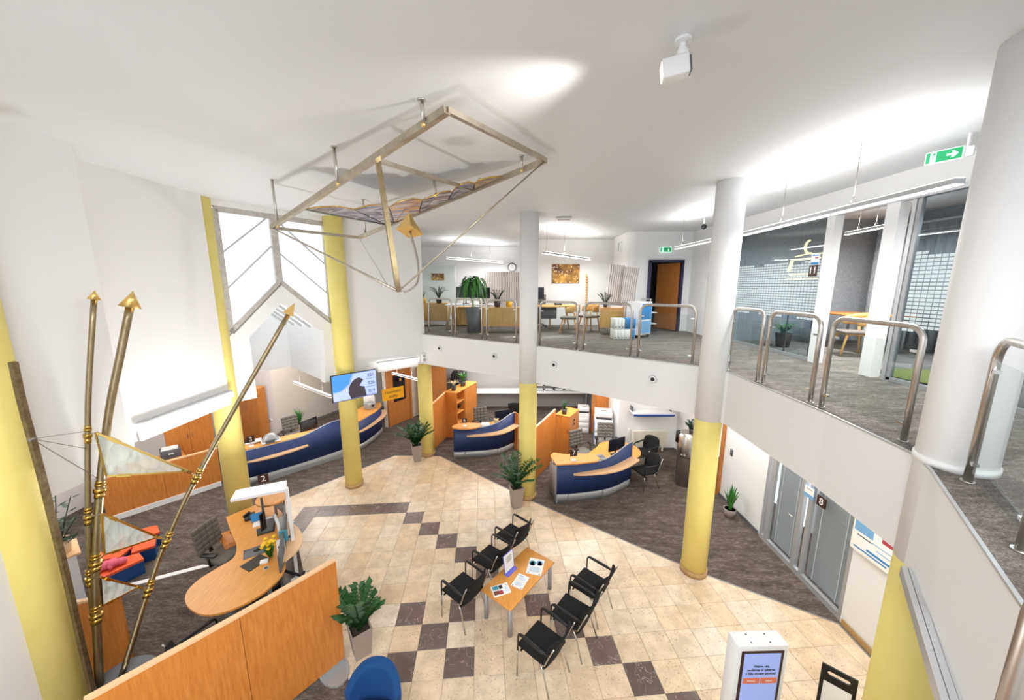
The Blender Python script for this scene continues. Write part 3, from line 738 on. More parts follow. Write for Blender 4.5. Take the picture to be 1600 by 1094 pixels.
onsheet(t,c,y_,.5035,[('paper_teal',-.06,.06,0,0,.055),('paper_brown',-.06,.035,.07,.05,0),('text_black',-.06,.075,.045,.04,0),('paper_blue',.055,.085,0,0,.055),('paper_red',.06,.06,.07,.05,0),('text_black',.055,.1,.045,.04,0),('text_black',.09,-.15,.02,.012,0),('text_black',-.09,-.15,.02,.012,0)]+lines(0,-.02,8,.19,.014,'paper_blue'))
c=(.13,4.88); y_=ta-R(80)
t=flat('leaflet','plain white text sheet lying mid coffee table beside the lilac stand','leaflet',c,y_,.19,.27,.5)
onsheet(t,c,y_,.5035,[('paper_blue',-.03,.1,.09,.012,0),('text_black',-.07,-.12,.015,.015,0),('text_black',.07,-.12,.015,.015,0)]+[(('paper_red' if k%2 else 'text_black'),-.06+.025*k,0,.009,.009,0) for k in range(6)]+lines(0,.075,4,.12,.015,'paper_blue')+lines(0,-.03,5,.13,.015,'paper_blue'))
c=(-.17,4.72); y_=ta-R(30)
t=flat('brochure','white brochure with four dark photo squares at near end of coffee table','brochure',c,y_,.27,.2,.5)
put(B().m('paper').box((c[0],c[1],.506),(.26,.19,.006),y_),'pages',t)
onsheet(t,c,y_,.5092,[('paper_teal',-.07,.05,.09,.07,0),('text_black',.01,.045,.055,.07,0),('paper_brown',-.08,-.04,.08,.07,0),('paper_red',-.01,-.05,.06,.07,0),('text_black',.1,.06,.015,.015,0)]+lines(.09,.02,6,.06,.016,'paper_blue'))
# lilac sign holder
c=V((-.05,5.10)); y_=ta
t=thing('sign_holder','lilac upright sign holder with a printed sheet on coffee table','sign holder',(c.x,c.y,.5))
put(B().m('lilac').box((c.x+.03,c.y-.025,.504),(.24,.09,.008),y_),'base',t)
X=Mx.Translation((c.x,c.y,.66))@Mx.Rotation(y_,4,'Z')@Mx.Rotation(R(-8),4,'X')
put(B().m('lilac').box((0,.004,0),(.24,.006,.31),X=X),'back_plate',t)
b=B().m('paper').box((0,-.0005,.005),(.215,.003,.28),X=X); b.m('text_black')
for k in range(6): b.box((.0,-.0025,.1-.018*k),(.14*(.7+.3*(k%2)),.001,.006),X=X)
put(b,'sheet',t)
CA=R(140.7)
ch=visitor_chair('black visitor chair backing onto the near end of the coffee table',HALL)
ch.location=(-.76,4.81,0); ch.rotation_euler=(0,0,CA)
for x,y,a,l in ((-.36,5.44,CA+.03,'black visitor chair, middle one backing onto the coffee table'),(.0,6.02,CA-.03,'black visitor chair backing onto the far end of the coffee table'),
    (.39,3.95,CA-.03,'black visitor chair in front of the coffee table, closest to the blue armchair'),(.86,4.40,CA+.02,'black visitor chair in the middle of the row facing the coffee table'),(1.22,4.90,CA-.04,'black visitor chair facing the table, closest to the counter marked 7'),
    (3.35,8.42,R(200),'black visitor chair with chrome legs in front of the counter marked 7'),(3.75,9.42,R(215),'black visitor chair tucked at the round end of desk 7, before the radiator'),
    (-3.46,4.62,R(165),'black visitor chair hidden behind the front wood partition beside desk 2'),(-3.83,3.81,R(62),'black visitor chair behind the front wood partition by the oval desk end')):
    dup(ch,(x,y,0),a,l)
# ---------------------------------------------------------------- kiosk, poster board, armchair, planter
t=thing('info_kiosk','white information kiosk with a lavender touch screen on the stone floor','kiosk',(2.33,2.87,0))
X=Mx.Translation((2.33,2.87,0))@Mx.Rotation(R(1.5),4,'Z')
b=B().m('white_plastic').rbox((0,0,.885),(.48,.155,1.73),bev=.006,seg=1,X=X); put(b,'body',t)
put(B().m('white_plastic').rbox((0,0,.012),(.6,.4,.024),bev=.006,seg=1,X=X),'foot_plate',t)
b=B().m('black_plastic')
for i in (-1,1):
    for j in (-1,1): b.box((i*.09,j*.04,1.7505),(.012,.014,.003),R(30),X=X)
put(b,'screw_slot',t,kind='stuff')
put(B().m('brown_sign').box((0,-.079,1.24),(.40,.006,.92),X=X),'screen_bezel',t)
s_=put(B().m('kiosk_screen').box((0,-.083,1.245),(.345,.004,.86),X=X),'screen',t)
K=X@Mx.Translation((0,-.0865,0))
def kt(s,z,sz,m='text_black',x=0): text(s,sz,K@Mx.Translation((x,0,z))@Mx.Rotation(PI/2,4,'X'),m,t)
kt('Vítáme vás,',1.535,.034); kt('navštivte si vyberte',1.495,.034); kt('s čím chcete pomoci',1.455,.034)
for x,w in ((-.083,'Přihlásit'),(.083,'Vybrat')):
    put(B().m('kiosk_button').box((x,-.087,1.375),(.155,.003,.062),X=X),'button',t)
    text(w,.024,K@Mx.Translation((x,-.0025,1.375))@Mx.Rotation(PI/2,4,'X'),'text_white',t)
put(B().m('screen_pale').box((0,-.0868,1.02),(.2,.002,.05),X=X),'screen_panel',t)
t=thing('poster_stand','black poster stand with a slotted grip, between the kiosk and near yellow column','stand',(3.33,3.0,0))
X=Mx.Translation((3.33,3.0,0))@Mx.Rotation(R(-42),4,'Z')@Mx.Rotation(R(-6),4,'X')
b=B().m('black_plastic')
fr=[(-.14,.02),(.14,.02),(.14,1.1),(-.14,1.1)]; P3=lambda p:X@V((p[0],0,p[1]))
def plate(b,outline,holes,X,th):
    loops=[[V((p[0],p[1],0)) for p in outline]]+[[V((p[0],p[1],0)) for p in h] for h in holes]; fl_=[p for l in loops for p in l]
    lo=[b.bm.verts.new(X@V((p.x,-th/2,p.y))) for p in fl_]; hi=[b.bm.verts.new(X@V((p.x,th/2,p.y))) for p in fl_]
    for q in tessellate_polygon(loops): b.face([lo[i] for i in q]); b.face([hi[i] for i in q])
    k=0
    for l in loops:
        n_=len(l)
        for i in range(n_): b.face([lo[k+i],lo[k+(i+1)%n_],hi[k+(i+1)%n_],hi[k+i]])
        k+=n_
plate(b,fr,[[(-.09,1.02),(-.075,1.005),(.075,1.005),(.09,1.02),(.09,1.035),(.075,1.05),(-.075,1.05),(-.09,1.035)]],X,.02); put(b,'panel',t)
put(B().m('paper').rbox((0,-.014,.62),(.22,.006,.62),bev=.002,seg=1,X=X),'poster',t)
put(B().m('black_plastic').box((3.36,3.03,.01),(.34,.3,.02),R(-42)),'base',t)
# blue tub armchair, facing the viewer's corner of the hall
t=thing('tub_armchair','blue upholstered tub armchair beside the end of the wood partition','armchair',(-1.55,3.12,0))
X=Mx.Translation((-1.55,3.12,0))@Mx.Rotation(R(-92),4,'Z')
b=B().m('blue_fabric'); b.rbox((.02,0,.36),(.46,.44,.16),bev=.06,seg=3,X=X); put(b,'seat_cushion',t)
b=B().m('blue_fabric')
def tub(u,v):
    a=PI*.62+(2*PI-PI*1.24)*u; top=.82-.24*abs(2*u-1)**2.6; rx=.275+.04*v; 
    return X@V((rx*math.cos(a)*1.02,rx*math.sin(a),.22+(top-.22)*v))
shell(b,tub,24,6,.07); put(b,'shell',t)
for sx in (-1,1):
    for sy in (-1,1):
        put(B().m('alu').tube([X@V((sx*.17,sy*.17,.26)),X@V((sx*.29,sy*.29,0))],.014,8,.010),'leg',t)
put(B().m('black_plastic').rbox((0,0,.27),(.38,.38,.03),bev=.01,X=X),'base_plate',t)
rn=random.Random(3)
t=thing('potted_plant','leafy plant in a tall taupe planter at the end of the front partition','plant',(-2.1,4.2,0),'taupe floor planters')
square_pot(t,(-2.1,4.2,0),.2,.27,.42,rz=R(38)); zz_plant(t,(-2.1,4.2,.38),12,.72,.34,'leaf',rn,True,(.13,.085))
t=thing('potted_plant','leafy dark plant in a taupe planter in front of the slim half-white column','plant',(.1,7.58,0),'taupe floor planters')
square_pot(t,(.1,7.58,0),.2,.28,.5,rz=R(20)); zz_plant(t,(.1,7.58,.46),17,.78,.52,'leaf',rn,False,(.13,.06))
t=thing('potted_plant','dense plant in a taupe planter in front of the short yellow column','plant',(-2.78,9.80,0),'taupe floor planters')
square_pot(t,(-2.78,9.80,0),.2,.28,.5,rz=R(25)); zz_plant(t,(-2.78,9.80,.46),22,.82,.52,'leaf',rn,False,(.14,.07))
t=thing('snake_plant','sword-leaved plant in a small pot against the white corridor wall','plant',(4.82,7.2,0))
round_pot(t,(4.82,7.2,0),.09,.13,.2,'taupe_pot'); blade_plant(t,(4.82,7.2,.18),14,.62,.16,.07,'leaf_bright',rn,True,.1)
# ---------------------------------------------------------------- wood partitions
def screen_wall(name,label,pts,z0,z1,th,foot=None,cat='partition',m='wood',zs=None):
    t=thing(name,label,cat,(pts[0][0],pts[0][1],0))
    for k,(p,q) in enumerate(zip(pts,pts[1:])):
        a=V((p[0],p[1],0)); c=V((q[0],q[1],0)); d=(c-a).normalized()*.002
        tz0,tz1=(z1,z1) if not zs else (zs[k],zs[k+1])
        b=wallp(B().m(m),a+d,c-d,[(0,z0),((c-a-d*2).length,z0),((c-a-d*2).length,tz1-.03),(0,tz0-.03)],th,0); put(b,'panel',t)
        b=B().m('wood_edge').bar((a.x,a.y,tz0-.015),(c.x,c.y,tz1-.015),th+.006,.03); put(b,'edge_cap',t)
    return t
def lerp(a,b,f): return (a[0]+(b[0]-a[0])*f,a[1]+(b[1]-a[1])*f)
t=screen_wall('wood_partition','large front wood partition with a pale top edge, nearest to the viewer',[(-3.62,2.47),(-2.91,3.27),(-2.27,4.06)],.1,1.6,.045)
b=B().m('plinth_grey')
for f in (.06,.93):
    p=lerp((-3.62,2.47),(-2.27,4.06),f); b2=B().m('plinth_grey'); d=V((-2.27+3.62,4.06-2.47,0)).normalized()
    b2.prism([(p[0]+x*d.y+y*d.x,p[1]-x*d.x+y*d.y) for x,y in pol(16,.26,(0,0),0,2*PI,.17)],.0,.025); b2.bar((p[0],p[1],.02),(p[0],p[1],.11),.3,.03,up=(d.y,-d.x,0)); put(b2,'foot_plate',t)
b.bm.free()
t=screen_wall('wood_partition','wood partition panel running back from the short yellow column',[(-2.45,10.5),(-2.2,11.5)],.02,1.5,.04,zs=[1.5,1.6])
t=screen_wall('wood_partition','sloping wood partition beside the slim column and counter marked 7',[(.5,8.55),(1.24,9.86)],.02,1.5,.04,zs=[1.46,1.56])
t=screen_wall('wood_partition','low wood partition with white foot in the children corner, behind the glass triangles',[(-8.75,7.0),(-8.12,7.72),(-7.46,8.5)],.12,1.02,.05)
b=B().m('white_plastic').bar((-8.74,6.98,.06),(-7.46,8.47,.06),.06,.12); put(b,'foot_strip',t)
put(B().m('steel').box((-8.21,7.58,.95),(.03,.04,.1),R(49)),'clasp',t)
t=screen_wall('wood_partition','narrow wood panel standing behind the bronze spears near the yellow corner column',[(-5.75,3.75),(-5.08,4.02)],.02,1.15,.05)
t=thing('floor_strip','white cable strip across the dark carpet left of desk 2','floor strip',(-5.6,5.7,0))
put(B().m('white_plastic').bar((-5.2,5.95,.006),(-6.9,5.16,.006),.09,.012),'channel',t)
# ---------------------------------------------------------------- cabinets
def cabinet(label,c,w,d,h,rz,z0=0,m='wood',top='wood_top',doors=2,handle='steel',name='cabinet',group=None,side=-1):
    """box carcass with door fronts on its local -y side"""
    t=thing(name,label,'cabinet',(c[0],c[1],z0),group); X=Mx.Translation((c[0],c[1],z0))@Mx.Rotation(rz,4,'Z')
    put(B().m(m).box((0,.01,h/2-.01),(w,d-.02,h-.02),X=X),'carcass',t)
    put(B().m(top).box((0,0,h-.01),(w+.01,d+.01,.02),X=X),'top',t)
    for k in range(doors):
        x=-w/2+w*(k+.5)/doors
        dr=put(B().m(m).box((x,-d/2+.002,h/2-.01),(w/doors-.006,.018,h-.05),X=X),'door',t)
        s=1 if k%2==0 else -1
        put(B().m(handle).bar(X@V((x+s*(w/doors/2-.05),-d/2-.018,h*.62)),X@V((x+s*(w/doors/2-.05),-d/2-.018,h*.62+.12)),.012),'handle',dr)
    return t
cabinet('tall wood cabinet standing between the children corner and yellow column',(-8.55,9.0),.95,.45,1.85,R(42),doors=2)
cabinet('tall two-door wood cabinet in the back corner behind counter 3',(-8.72,11.42),.85,.42,1.75,0)
cl_=cabinet('wood filing cabinet with clover cut-out beside the sloping partition of counter 7',(1.66,10.22),.43,.75,1.35,R(-32),doors=1)
X=Mx.Translation((1.66,10.22,0))@Mx.Rotation(R(-32),4,'Z'); b=B().m('text_black')
for dy,dz in ((0,.055),(0,-.055),(.05,.025),(-.05,.025),(.04,-.1),(-.04,-.1)): b.tube([X@V((.214,-.02+dy,1.1+dz)),X@V((.2175,-.02+dy,1.1+dz))],.028,12)
put(b,'clover_cutout',cl_)
cabinet('tall wood cabinet at the back behind the white copiers',(3.02,11.8),.34,.46,2.0,R(-80),doors=1)
# open shelf unit at the end of the short column's partition
t=thing('shelf_unit','wood shelf unit with open compartments and two plants on its top','cabinet',(-1.75,12.05,0))
X=Mx.Translation((-1.75,12.05,0))@Mx.Rotation(R(-21),4,'Z')
put(B().m('wood').box((-.2,0,.79),(.03,1.45,1.58),X=X),'side_panel',t)
put(B().m('wood').box((0,-.715,.79),(.43,.03,1.58),X=X),'end_panel',t); put(B().m('wood').box((0,.715,.79),(.43,.03,1.58),X=X),'end_panel',t)
put(B().m('wood_top').box((0,0,1.59),(.45,1.48,.025),X=X),'top',t)
put(B().m('wood').box((.01,-.18,.79),(.38,.03,1.56),X=X),'divider',t)
for z in (.5,.86,1.22): put(B().m('wood_top').box((.01,-.45,z),(.38,.5,.025),X=X),'shelf',t)
put(B().m('wood').box((.2,.27,.79),(.02,.85,1.54),X=X),'door',t)
put(B().m('wood').box((.2,-.45,.25),(.02,.5,.46),X=X),'door',t)
def pot_plant(label,loc,pot,r,h,kind,n,ph,sp,m,w=.02,group=None,bend=.4):
    t=thing('potted_plant',label,'plant',loc,group); round_pot(t,loc,r*.75,r,h,pot); c=(loc[0],loc[1],loc[2]+h-.02)
    if kind=='blade': blade_plant(t,c,n,ph,sp,w,m,rn,False,bend)
    else: zz_plant(t,c,n,ph,sp,m,rn,False,(.07,.035))
    return t
pot_plant('spiky pale plant in a dark pot, nearer of two on the shelf unit',tuple(X@V((-.02,-.5,1.603))),'dark_pot',.095,.17,'blade',34,.34,.3,'leaf_dry',.014,bend=.5)
pot_plant('bright green bushy plant in a dark pot, farther one on the shelf unit',tuple(X@V((0,.1,1.603))),'dark_pot',.11,.18,'blade',26,.5,.3,'leaf_bright',.035)
t=pot_plant('small dark plant inside the open compartment of the shelf unit',tuple(X@V((.06,-.45,.873))),'terracotta',.06,.09,'zz',7,.16,.1,'leaf_dark')
pot_plant('thin upright plant in a small dark pot on the clover cabinet',(1.53,10.02,1.355),'dark_pot',.085,.16,'blade',20,.34,.14,'leaf',.02,bend=.2)
# ---------------------------------------------------------------- back of the ground floor
t=thing('wall_desk','long pale grey wall desk along the rear wall behind counter 6','desk',(.4,14.2,0))
b=B().m('white_plastic').box((.55,14.1,.84),(5.0,.62,.05)); put(b,'worktop',t)
for x in (-1.9,.5,3.0): put(B().m('plinth_grey').box((x,14.2,.41),(.05,.5,.815)),'leg_panel',t)
t=thing('pigeonhole_rack','grey pigeonhole rack of letter trays on the rear wall desk','rack',(1.7,14.15,.865))
put(B().m('grey_plastic').box((1.7,14.42,1.22),(2.4,.03,.7)),'back',t)
for z in (.88,1.05,1.22,1.39,1.56): put(B().m('plinth_grey').box((1.7,14.2,z),(2.4,.42,.02)),'shelf',t)
for k in range(7): put(B().m('grey_plastic').box((.5+.4*k,14.2,1.22),(.02,.42,.7)),'divider',t)
for z in (.92,1.09,1.26,1.43):
    for k in range(6): put(B().m('paper').box((.7+.4*k,14.14,z+.02),(.3,.3,.05)),'letter_tray',t)
t=thing('wall_rail','thin dark grip rail on the rear grey wall above the desk','rail',(-.55,14.5,1.75))
put(B().m('steel_dark').tube([(-1.25,14.5,1.62),(.1,14.5,1.62)],.02),'bar',t)
for x in (-1.2,.05): put(B().m('steel_dark').box((x,14.55,1.62),(.05,.1,.06)),'bracket',t)
t=thing('wall_post','dark grey door post beside the rear wall desk','post',(-1.98,14.35,0)); put(B().m('lid_grey').box((-1.98,14.4,1.45),(.22,.12,2.9)),'upright',t)
put(B().m('steel').box((-1.98,14.33,1.0),(.05,.02,.2)),'plate',t)
t=thing('wardrobe','wood wardrobe with a lock behind the short yellow column','wardrobe',(-3.0,13.4,0))
put(B().m('door_wood').box((-3.05,13.6,1.0),(.9,.5,2.0)),'carcass',t); put(B().m('door_wood').box((-3.05,13.34,1.0),(.86,.02,1.94)),'door',t); put(B().m('steel').box((-2.75,13.32,1.05),(.03,.02,.12)),'handle',t)
t=thing('coat_stand','coat stand hung with dark coats beside the wood wardrobe','coat stand',(-2.3,14.2,0))
put(B().m('steel_dark').tube([(-2.3,14.2,.02),(-2.3,14.2,1.75)],.018),'pole',t); put(B().m('steel_dark').cyl((-2.3,14.2,0),.18,.025,14),'base',t)
for k,(dx,dy) in enumerate(((-.1,-.05),(.1,-.06),(0,.1))):
    put(B().m('coat_dark').tube([(-2.3+dx*.5,14.2+dy*.5,1.66),(-2.3+dx,14.2+dy,1.5),(-2.3+dx*1.1,14.2+dy*1.1,1.0),(-2.3+dx*1.1,14.2+dy*1.1,.65)],[.03,.08,.10,.11],10),'coat',t)
def copier(label,c,w,d,h,rz,dark):
    t=thing('copier',label,'copier',(c[0],c[1],0)); X=Mx.Translation((c[0],c[1],0))@Mx.Rotation(rz,4,'Z')
    put(B().m('white_plastic').rbox((0,0,h*.42),(w,d,h*.82),bev=.02,X=X),'body',t)
    put(B().m('white_plastic').rbox((0,.05,h*.92),(w*.98,d*.8,h*.16),bev=.02,X=X),'scanner_lid',t)
    put(B().m(dark).box((-w/2-.002,0,h*.4),(.006,d*.9,h*.6),X=X),'side_cover',t)
    put(B().m('black_plastic').box((0,-d/2+.05,h*.845),(w*.9,.1,.03),X=X),'control_panel',t)
    put(B().m('black_plastic').box((.02,-.02,h*1.003),(w*.4,.03,.006),X=X),'slot',t)
    for k in range(3): put(B().m('white_plastic').rbox((0,-d/2-.006,h*(.14+.2*k)),(w*.9,.016,h*.17),bev=.005,seg=1,X=X),'tray_door',t)
    return t
copier('big white office copier with a blue side by the radiator wall',(2.92,10.95),.54,.60,1.12,R(-10),'cyan_book')
copier('narrow white copier in the passage beside the back wood cabinet',(2.5,12.0),.40,.5,.9,R(-10),'plinth_grey')
t=thing('radiator','white panel radiator with vertical ribs under the blue wall shelf','radiator',(4.25,10.42,.1))
b=B().m('radiator_white').rbox((4.25,10.425,.4),(1.12,.03,.55),bev=.01); put(b,'panel',t)
b=B().m('radiator_white')
for k in range(22): b.box((3.74+.0486*k,10.405,.4),(.026,.02,.5))
put(b,'ribs',t,kind='stuff')
put(B().m('radiator_white').tube([(3.62,10.43,.2),(3.58,10.43,.2),(3.58,10.43,.72),(3.7,10.43,.72)],.014),'pipe',t)
put(B().m('white_plastic').tube([(3.58,10.43,.7),(3.58,10.36,.7)],.025,10),'valve',t)
for x in (3.85,4.65): put(B().m('radiator_white').box((x,10.43,.065),(.05,.05,.13)),'foot',t)
t=thing('wall_shelf','white wall shelf with a blue front edge above the radiator','shelf',(4.25,10.3,1.5))
put(B().m('white_plastic').box((4.2,10.3,1.30),(1.2,.38,.05)),'board',t); put(B().m('blue_foam').box((4.2,10.105,1.27),(1.2,.02,.06)),'front_edge',t)
for x in (3.62,4.78): put(B().m('lid_grey').box((x,10.38,1.37),(.02,.22,.2)),'bracket',t)
t=thing('water_cooler','stainless cylindrical water dispenser beside the half-white column','water cooler',(4.42,8.55,0))
put(B().m('steel').lathe((4.42,8.55,0),[(.2,0),(.2,.8),(.21,.82),(.21,1.35),(.15,1.42)],24),'body',t)
put(B().m('black_plastic').lathe((4.3,8.62,1.12),[(.12,0),(.12,.26),(.1,.28)],16),'tap_head',t)
put(B().m('black_plastic').tube([(4.42,8.55,.795),(4.42,8.55,.81)],.214,24),'band',t)
put(B().m('steel_dark').rbox((4.32,8.42,.86),(.16,.12,.03),R(40),.01),'drip_tray',t)
pot_plant('small reddish plant on top of the stainless water dispenser',(4.5,8.5,1.42),'dark_pot',.07,.1,'zz',9,.26,.12,'leaf_dark')
t=thing('light_switch','small grey light switch on the white corridor wall','switch',(5.06,7.75,1.25)); put(B().m('lid_grey').rbox((5.072,7.75,1.25),(.016,.09,.16),bev=.004,seg=1),'plate',t); put(B().m('steel').box((5.062,7.75,1.26),(.006,.04,.06)),'rocker',t)
# ---------------------------------------------------------------- doors on the ground floor
def panel_door(name,label,a,c,z0,h,glass_rect,m='door_wood',frame='door_wood',th=.05,hside=1):
    """leaf from plan point a to c with a dark glazed opening"""
    A=V((a[0],a[1],0)); C=V((c[0],c[1],0)); d=(C-A).normalized(); L=(C-A).length; n=V((-d.y,d.x,0))
    t=thing(name,label,'door',(A.x,A.y,z0)); t['kind']='structure'
    g=glass_rect
    b=wallp(B().m(m),A,C,[(0,z0+.01),(L,z0+.01),(L,z0+h),(0,z0+h)],th,0,[[(g[0],z0+g[1]),(g[2],z0+g[1]),(g[2],z0+g[3]),(g[0],z0+g[3])]] if g else ()); put(b,'leaf',t)
    if g: put(wallp(B().m('monitor_screen'),A,C,[(g[0],z0+g[1]),(g[2],z0+g[1]),(g[2],z0+g[3]),(g[0],z0+g[3])],.012,0),'glass_pane',t)
    b=B().m(frame)
    for p in (A-d*.04,C+d*.04): b.bar(p+V((0,0,z0)),p+V((0,0,z0+h+.05)),.08,th+.08,up=n)
    b.bar(A-d*.08+V((0,0,z0+h+.03)),C+d*.08+V((0,0,z0+h+.03)),.08,.08); put(b,'door_frame',t)
    x=(L-.08) if hside>0 else .08
    for s in (-1,1): put(B().m('steel').tube([A+d*x+n*s*.03+V((0,0,z0+1.0)),A+d*x+n*s*.075+V((0,0,z0+1.0)),A+d*(x-.12*hside)+n*s*.075+V((0,0,z0+1.0))],.011),'handle',t)
    return t
panel_door('door_1','wood door with a tall dark pane behind the yellow hanging sign',(-4.42,12.38),(-3.93,13.22),0,1.98,(.2,.85,.78,1.85))
t=thing('door_notice','small black and white pictogram on the dark door pane','notice',(-4.14,12.8,1.6)); X=Mx.Translation((-4.11,12.78,1.66))@Mx.Rotation(math.atan2(.84,.49),4,'Z')
put(B().m('text_black').box((0,-.01,0),(.14,.004,.14),X=X),'plate',t); put(B().m('sign_yellow').box((0,-.013,0),(.07,.003,.08),X=X),'symbol',t)
panel_door('door_2','orange wood door with a dark pane in the corridor beside the half-white column',(5.12,8.1),(5.6,8.75),0,2.05,(.15,.95,.62,1.9),hside=-1)
b=B().m('door_wood'); 
for y in (8.07,8.93): b.box((5.1,y,1.05),(.18,.06,2.1))
b.box((5.1,8.5,2.12),(.18,.92,.06)); struct(b,'trim_6','wood lining of the corridor doorway')
# white side panels by the cash door
# glass office 8
t=thing('door_3','grey framed glass office front with closed blinds, sign 8 on its pane','door',(5.05,5.6,0)); t['kind']='structure'
G0=V((5.075,6.56,0)); G1=V((5.03,4.68,0)); gd=(G1-G0).normalized(); GL=(G1-G0).length; gn=V((gd.y,-gd.x,0))   # gn points into the hall side or office
gn=V((-1,0,0))
def gp(s,z,k=0): return G0+gd*s+gn*k+V((0,0,z))
b=B().m('alu')
for s,w in ((.03,.06),(.16,.09),(.88,.09),(1.06,.06),(GL-.02,.05)): b.bar(gp(s,0),gp(s,2.5),w,.06,up=gn)
b.bar(gp(0,.05),gp(GL,.05),.06,.1); b.bar(gp(0,2.47),gp(GL,2.47),.06,.06); put(b,'door_frame',t)
for s0,s1 in ((.2,.84),(1.08,GL-.04)):
    put(B().m('window_glass').slab([gp(s0,.1),gp(s1,.1),gp(s1,2.44),gp(s0,2.44)],.01),'pane',t)
    b=B().m('blind_grey')
    for k in range(76):
        z=.13+k*.0305; b.bar(gp(s0+.02,z,-.06),gp(s1-.02,z,-.06),.033,.002,up=(.92,0,.39))
    put(b,'blind_slats',t,kind='stuff'); put(B().m('blind_grey').slab([gp(s0+.01,.12,-.08),gp(s1-.01,.12,-.08),gp(s1-.01,2.44,-.08),gp(s0+.01,2.44,-.08)],.003),'blind_lining',t)
    for f in (.2,.8): put(B().m('white_plastic').bar(gp(s0+(s1-s0)*f,.12,-.045),gp(s0+(s1-s0)*f,2.44,-.045),.006),'blind_cord',t)
put(B().m('steel').tube([gp(.8,1.0,.03),gp(.8,1.0,.08),gp(.68,1.0,.08)],.011),'handle',t)
struct(B().m('white_paint').box((6.3,5.6,1.4),(.1,2.6,2.9)),'wall_office_8')
area('fill_light_office_8',(5.75,5.6,2.8),.6,20,sy=1.5)  # unseen fill added behind the blinds, without a luminaire
def wall_plate(name,label,cat,p,yaw,w,h,m,txt=None,tsz=.1,tm='text_white',th=.012,extra=(),group=None):
    t=thing(name,label,cat,p,group); X=Mx.Translation(p)@Mx.Rotation(yaw,4,'Z')
    put(B().m(m).box((0,0,0),(w,th,h),X=X),'plate',t)
    for (mm,x,z,ww,hh) in extra: put(B().m(mm).box((x,-th/2-.0008,z),(ww,.0016,hh),X=X),'print',t)
    if txt: text(txt,tsz,X@Mx.Translation((0,-th/2-.001,0))@Mx.Rotation(PI/2,4,'X'),tm,t,'numeral')
    return t
PY=R(-90)   # plates on the right-hand walls face the hall
wall_plate('number_sign','brown square sign with white 8 on the blind-covered glass','sign',(5.0,5.28,1.60),PY,.17,.17,'brown_sign','8',.16)
wall_plate('notice_sheet','pale blue notice on the office glass beside the brown sign 8','notice',(5.005,5.53,1.62),PY,.2,.2,'paper_blue',extra=(('paper',0,.03,.19,.13),('text_black',0,.05,.12,.01)))
wall_plate('wall_poster','wide blue and white wall poster above the white wall by the near column','poster',(4.94,4.28,1.62),PY+R(1),.75,.62,'paper',th=.02,extra=(('paper_blue',-.22,.12,.26,.26),('cyan_book',.1,-.2,.5,.03),('paper_red',.12,.12,.2,.16),('cyan_book',.28,.05,.14,.12),('text_black',-.2,-.06,.2,.014),('paper_blue',.1,-.05,.4,.012),('cyan_book',-.1,-.25,.45,.02),('paper_blue',.12,-.12,.3,.012)))
# ---------------------------------------------------------------- service counters
def prof(n,f): return [f(i/(n-1)) for i in range(n)]
def sm(x,a,b): x=min(1,max(0,(x-a)/(b-a))); return x*x*(3-2*x)
def off(pts,k):
    o=[]
    for i,p in enumerate(pts):
        d=(pts[min(i+1,len(pts)-1)]-pts[max(i-1,0)]).normalized(); o.append(p+V((-d.y,d.x,0))*k)
    return o
def counter(label,pts,topf,plz,ledge,splits,n=32,zp=.22):
    C=along(pts,n); t=thing('service_counter',label,'counter',(C[0].x,C[0].y,0),'blue service counters')
    tops=prof(n,topf)
    put(B().m('blue_panel').ribbon(C,[zp]*n,tops,.035),'front_panel',t)
    put(B().m('plinth_grey').tube([V((p.x,p.y,z+.006)) for p,z in zip(off(C,.017),tops)],.014,6),'edge_trim',t)
    P=off(C,plz)
    for a,c in zip(splits,splits[1:]):
        i0=int(a*(n-1)); i1=int(c*(n-1)); seg=P[i0:i1+1]; put(B().m('plinth_grey').ribbon([p for p in seg],[.0]*len(seg),[zp-.004]*len(seg),.03),'plinth_panel',t)
    i0,i1,z0,z1,w=int(ledge[0]*(n-1)),int(ledge[1]*(n-1)),ledge[2],ledge[3],ledge[4]
    seg=C[i0:i1+1]; m=len(seg); fr=[]
    for i,p in enumerate(seg):
        f=i/(m-1); d=(seg[min(i+1,m-1)]-seg[max(i-1,0)]).normalized(); fr.append(p-V((-d.y,d.x,0))*(w*math.sin(PI*min(1,f*ledge[5]+.02))**.7))
    b=B().m('wood_edge'); rows=[]
    for i,(p,q) in enumerate(zip(seg,fr)):
        z=z0+(z1-z0)*i/(m-1); rows.append([b.bm.verts.new((x.x,x.y,zz)) for x,zz in ((p,z),(q,z),(q,z+.035),(p,z+.035))])
    b.face(rows[0]); b.face(rows[-1])
    for a,c in zip(rows,rows[1:]):
        for k in range(4): b.face([a[k],c[k],c[(k+1)%4],a[(k+1)%4]])
    put(b,'bag_ledge',t)
    return t,C
# counter 7
t,C=counter('curved blue counter marked 7 with wood top and round desk end',[(1.04,7.7),(1.51,7.75),(2.34,7.96),(3.02,8.42)],lambda u:.95+.24*sm(u,.5,.98),.012,(.32,1,.70,.79,.24,.62),[0,.23,.62,1])
put(B().m('plinth_grey').ribbon([(1.04,7.7,0),(.92,8.15,0)],[0,0],[.93,.82],-.03),'side_panel',t)
put(B().m('wood_top').prism([(1.02,7.69),(1.5,7.73),(2.0,7.84),(2.1,8.0),(2.0,8.2),(1.7,8.25),(1.35,8.2),(1.02,8.3),(.93,8.1)],.955,.985),'counter_top',t)
put(B().m('wood_top').prism([(1.05,8.2),(1.5,8.1),(2.1,8.1),(2.6,8.2),(3.0,8.42)]+pol(18,.56,(2.84,8.95),R(-65),R(160),closed=False)+[(2.0,8.75),(1.5,8.6),(1.0,8.7)],.715,.742),'desk_top',t)
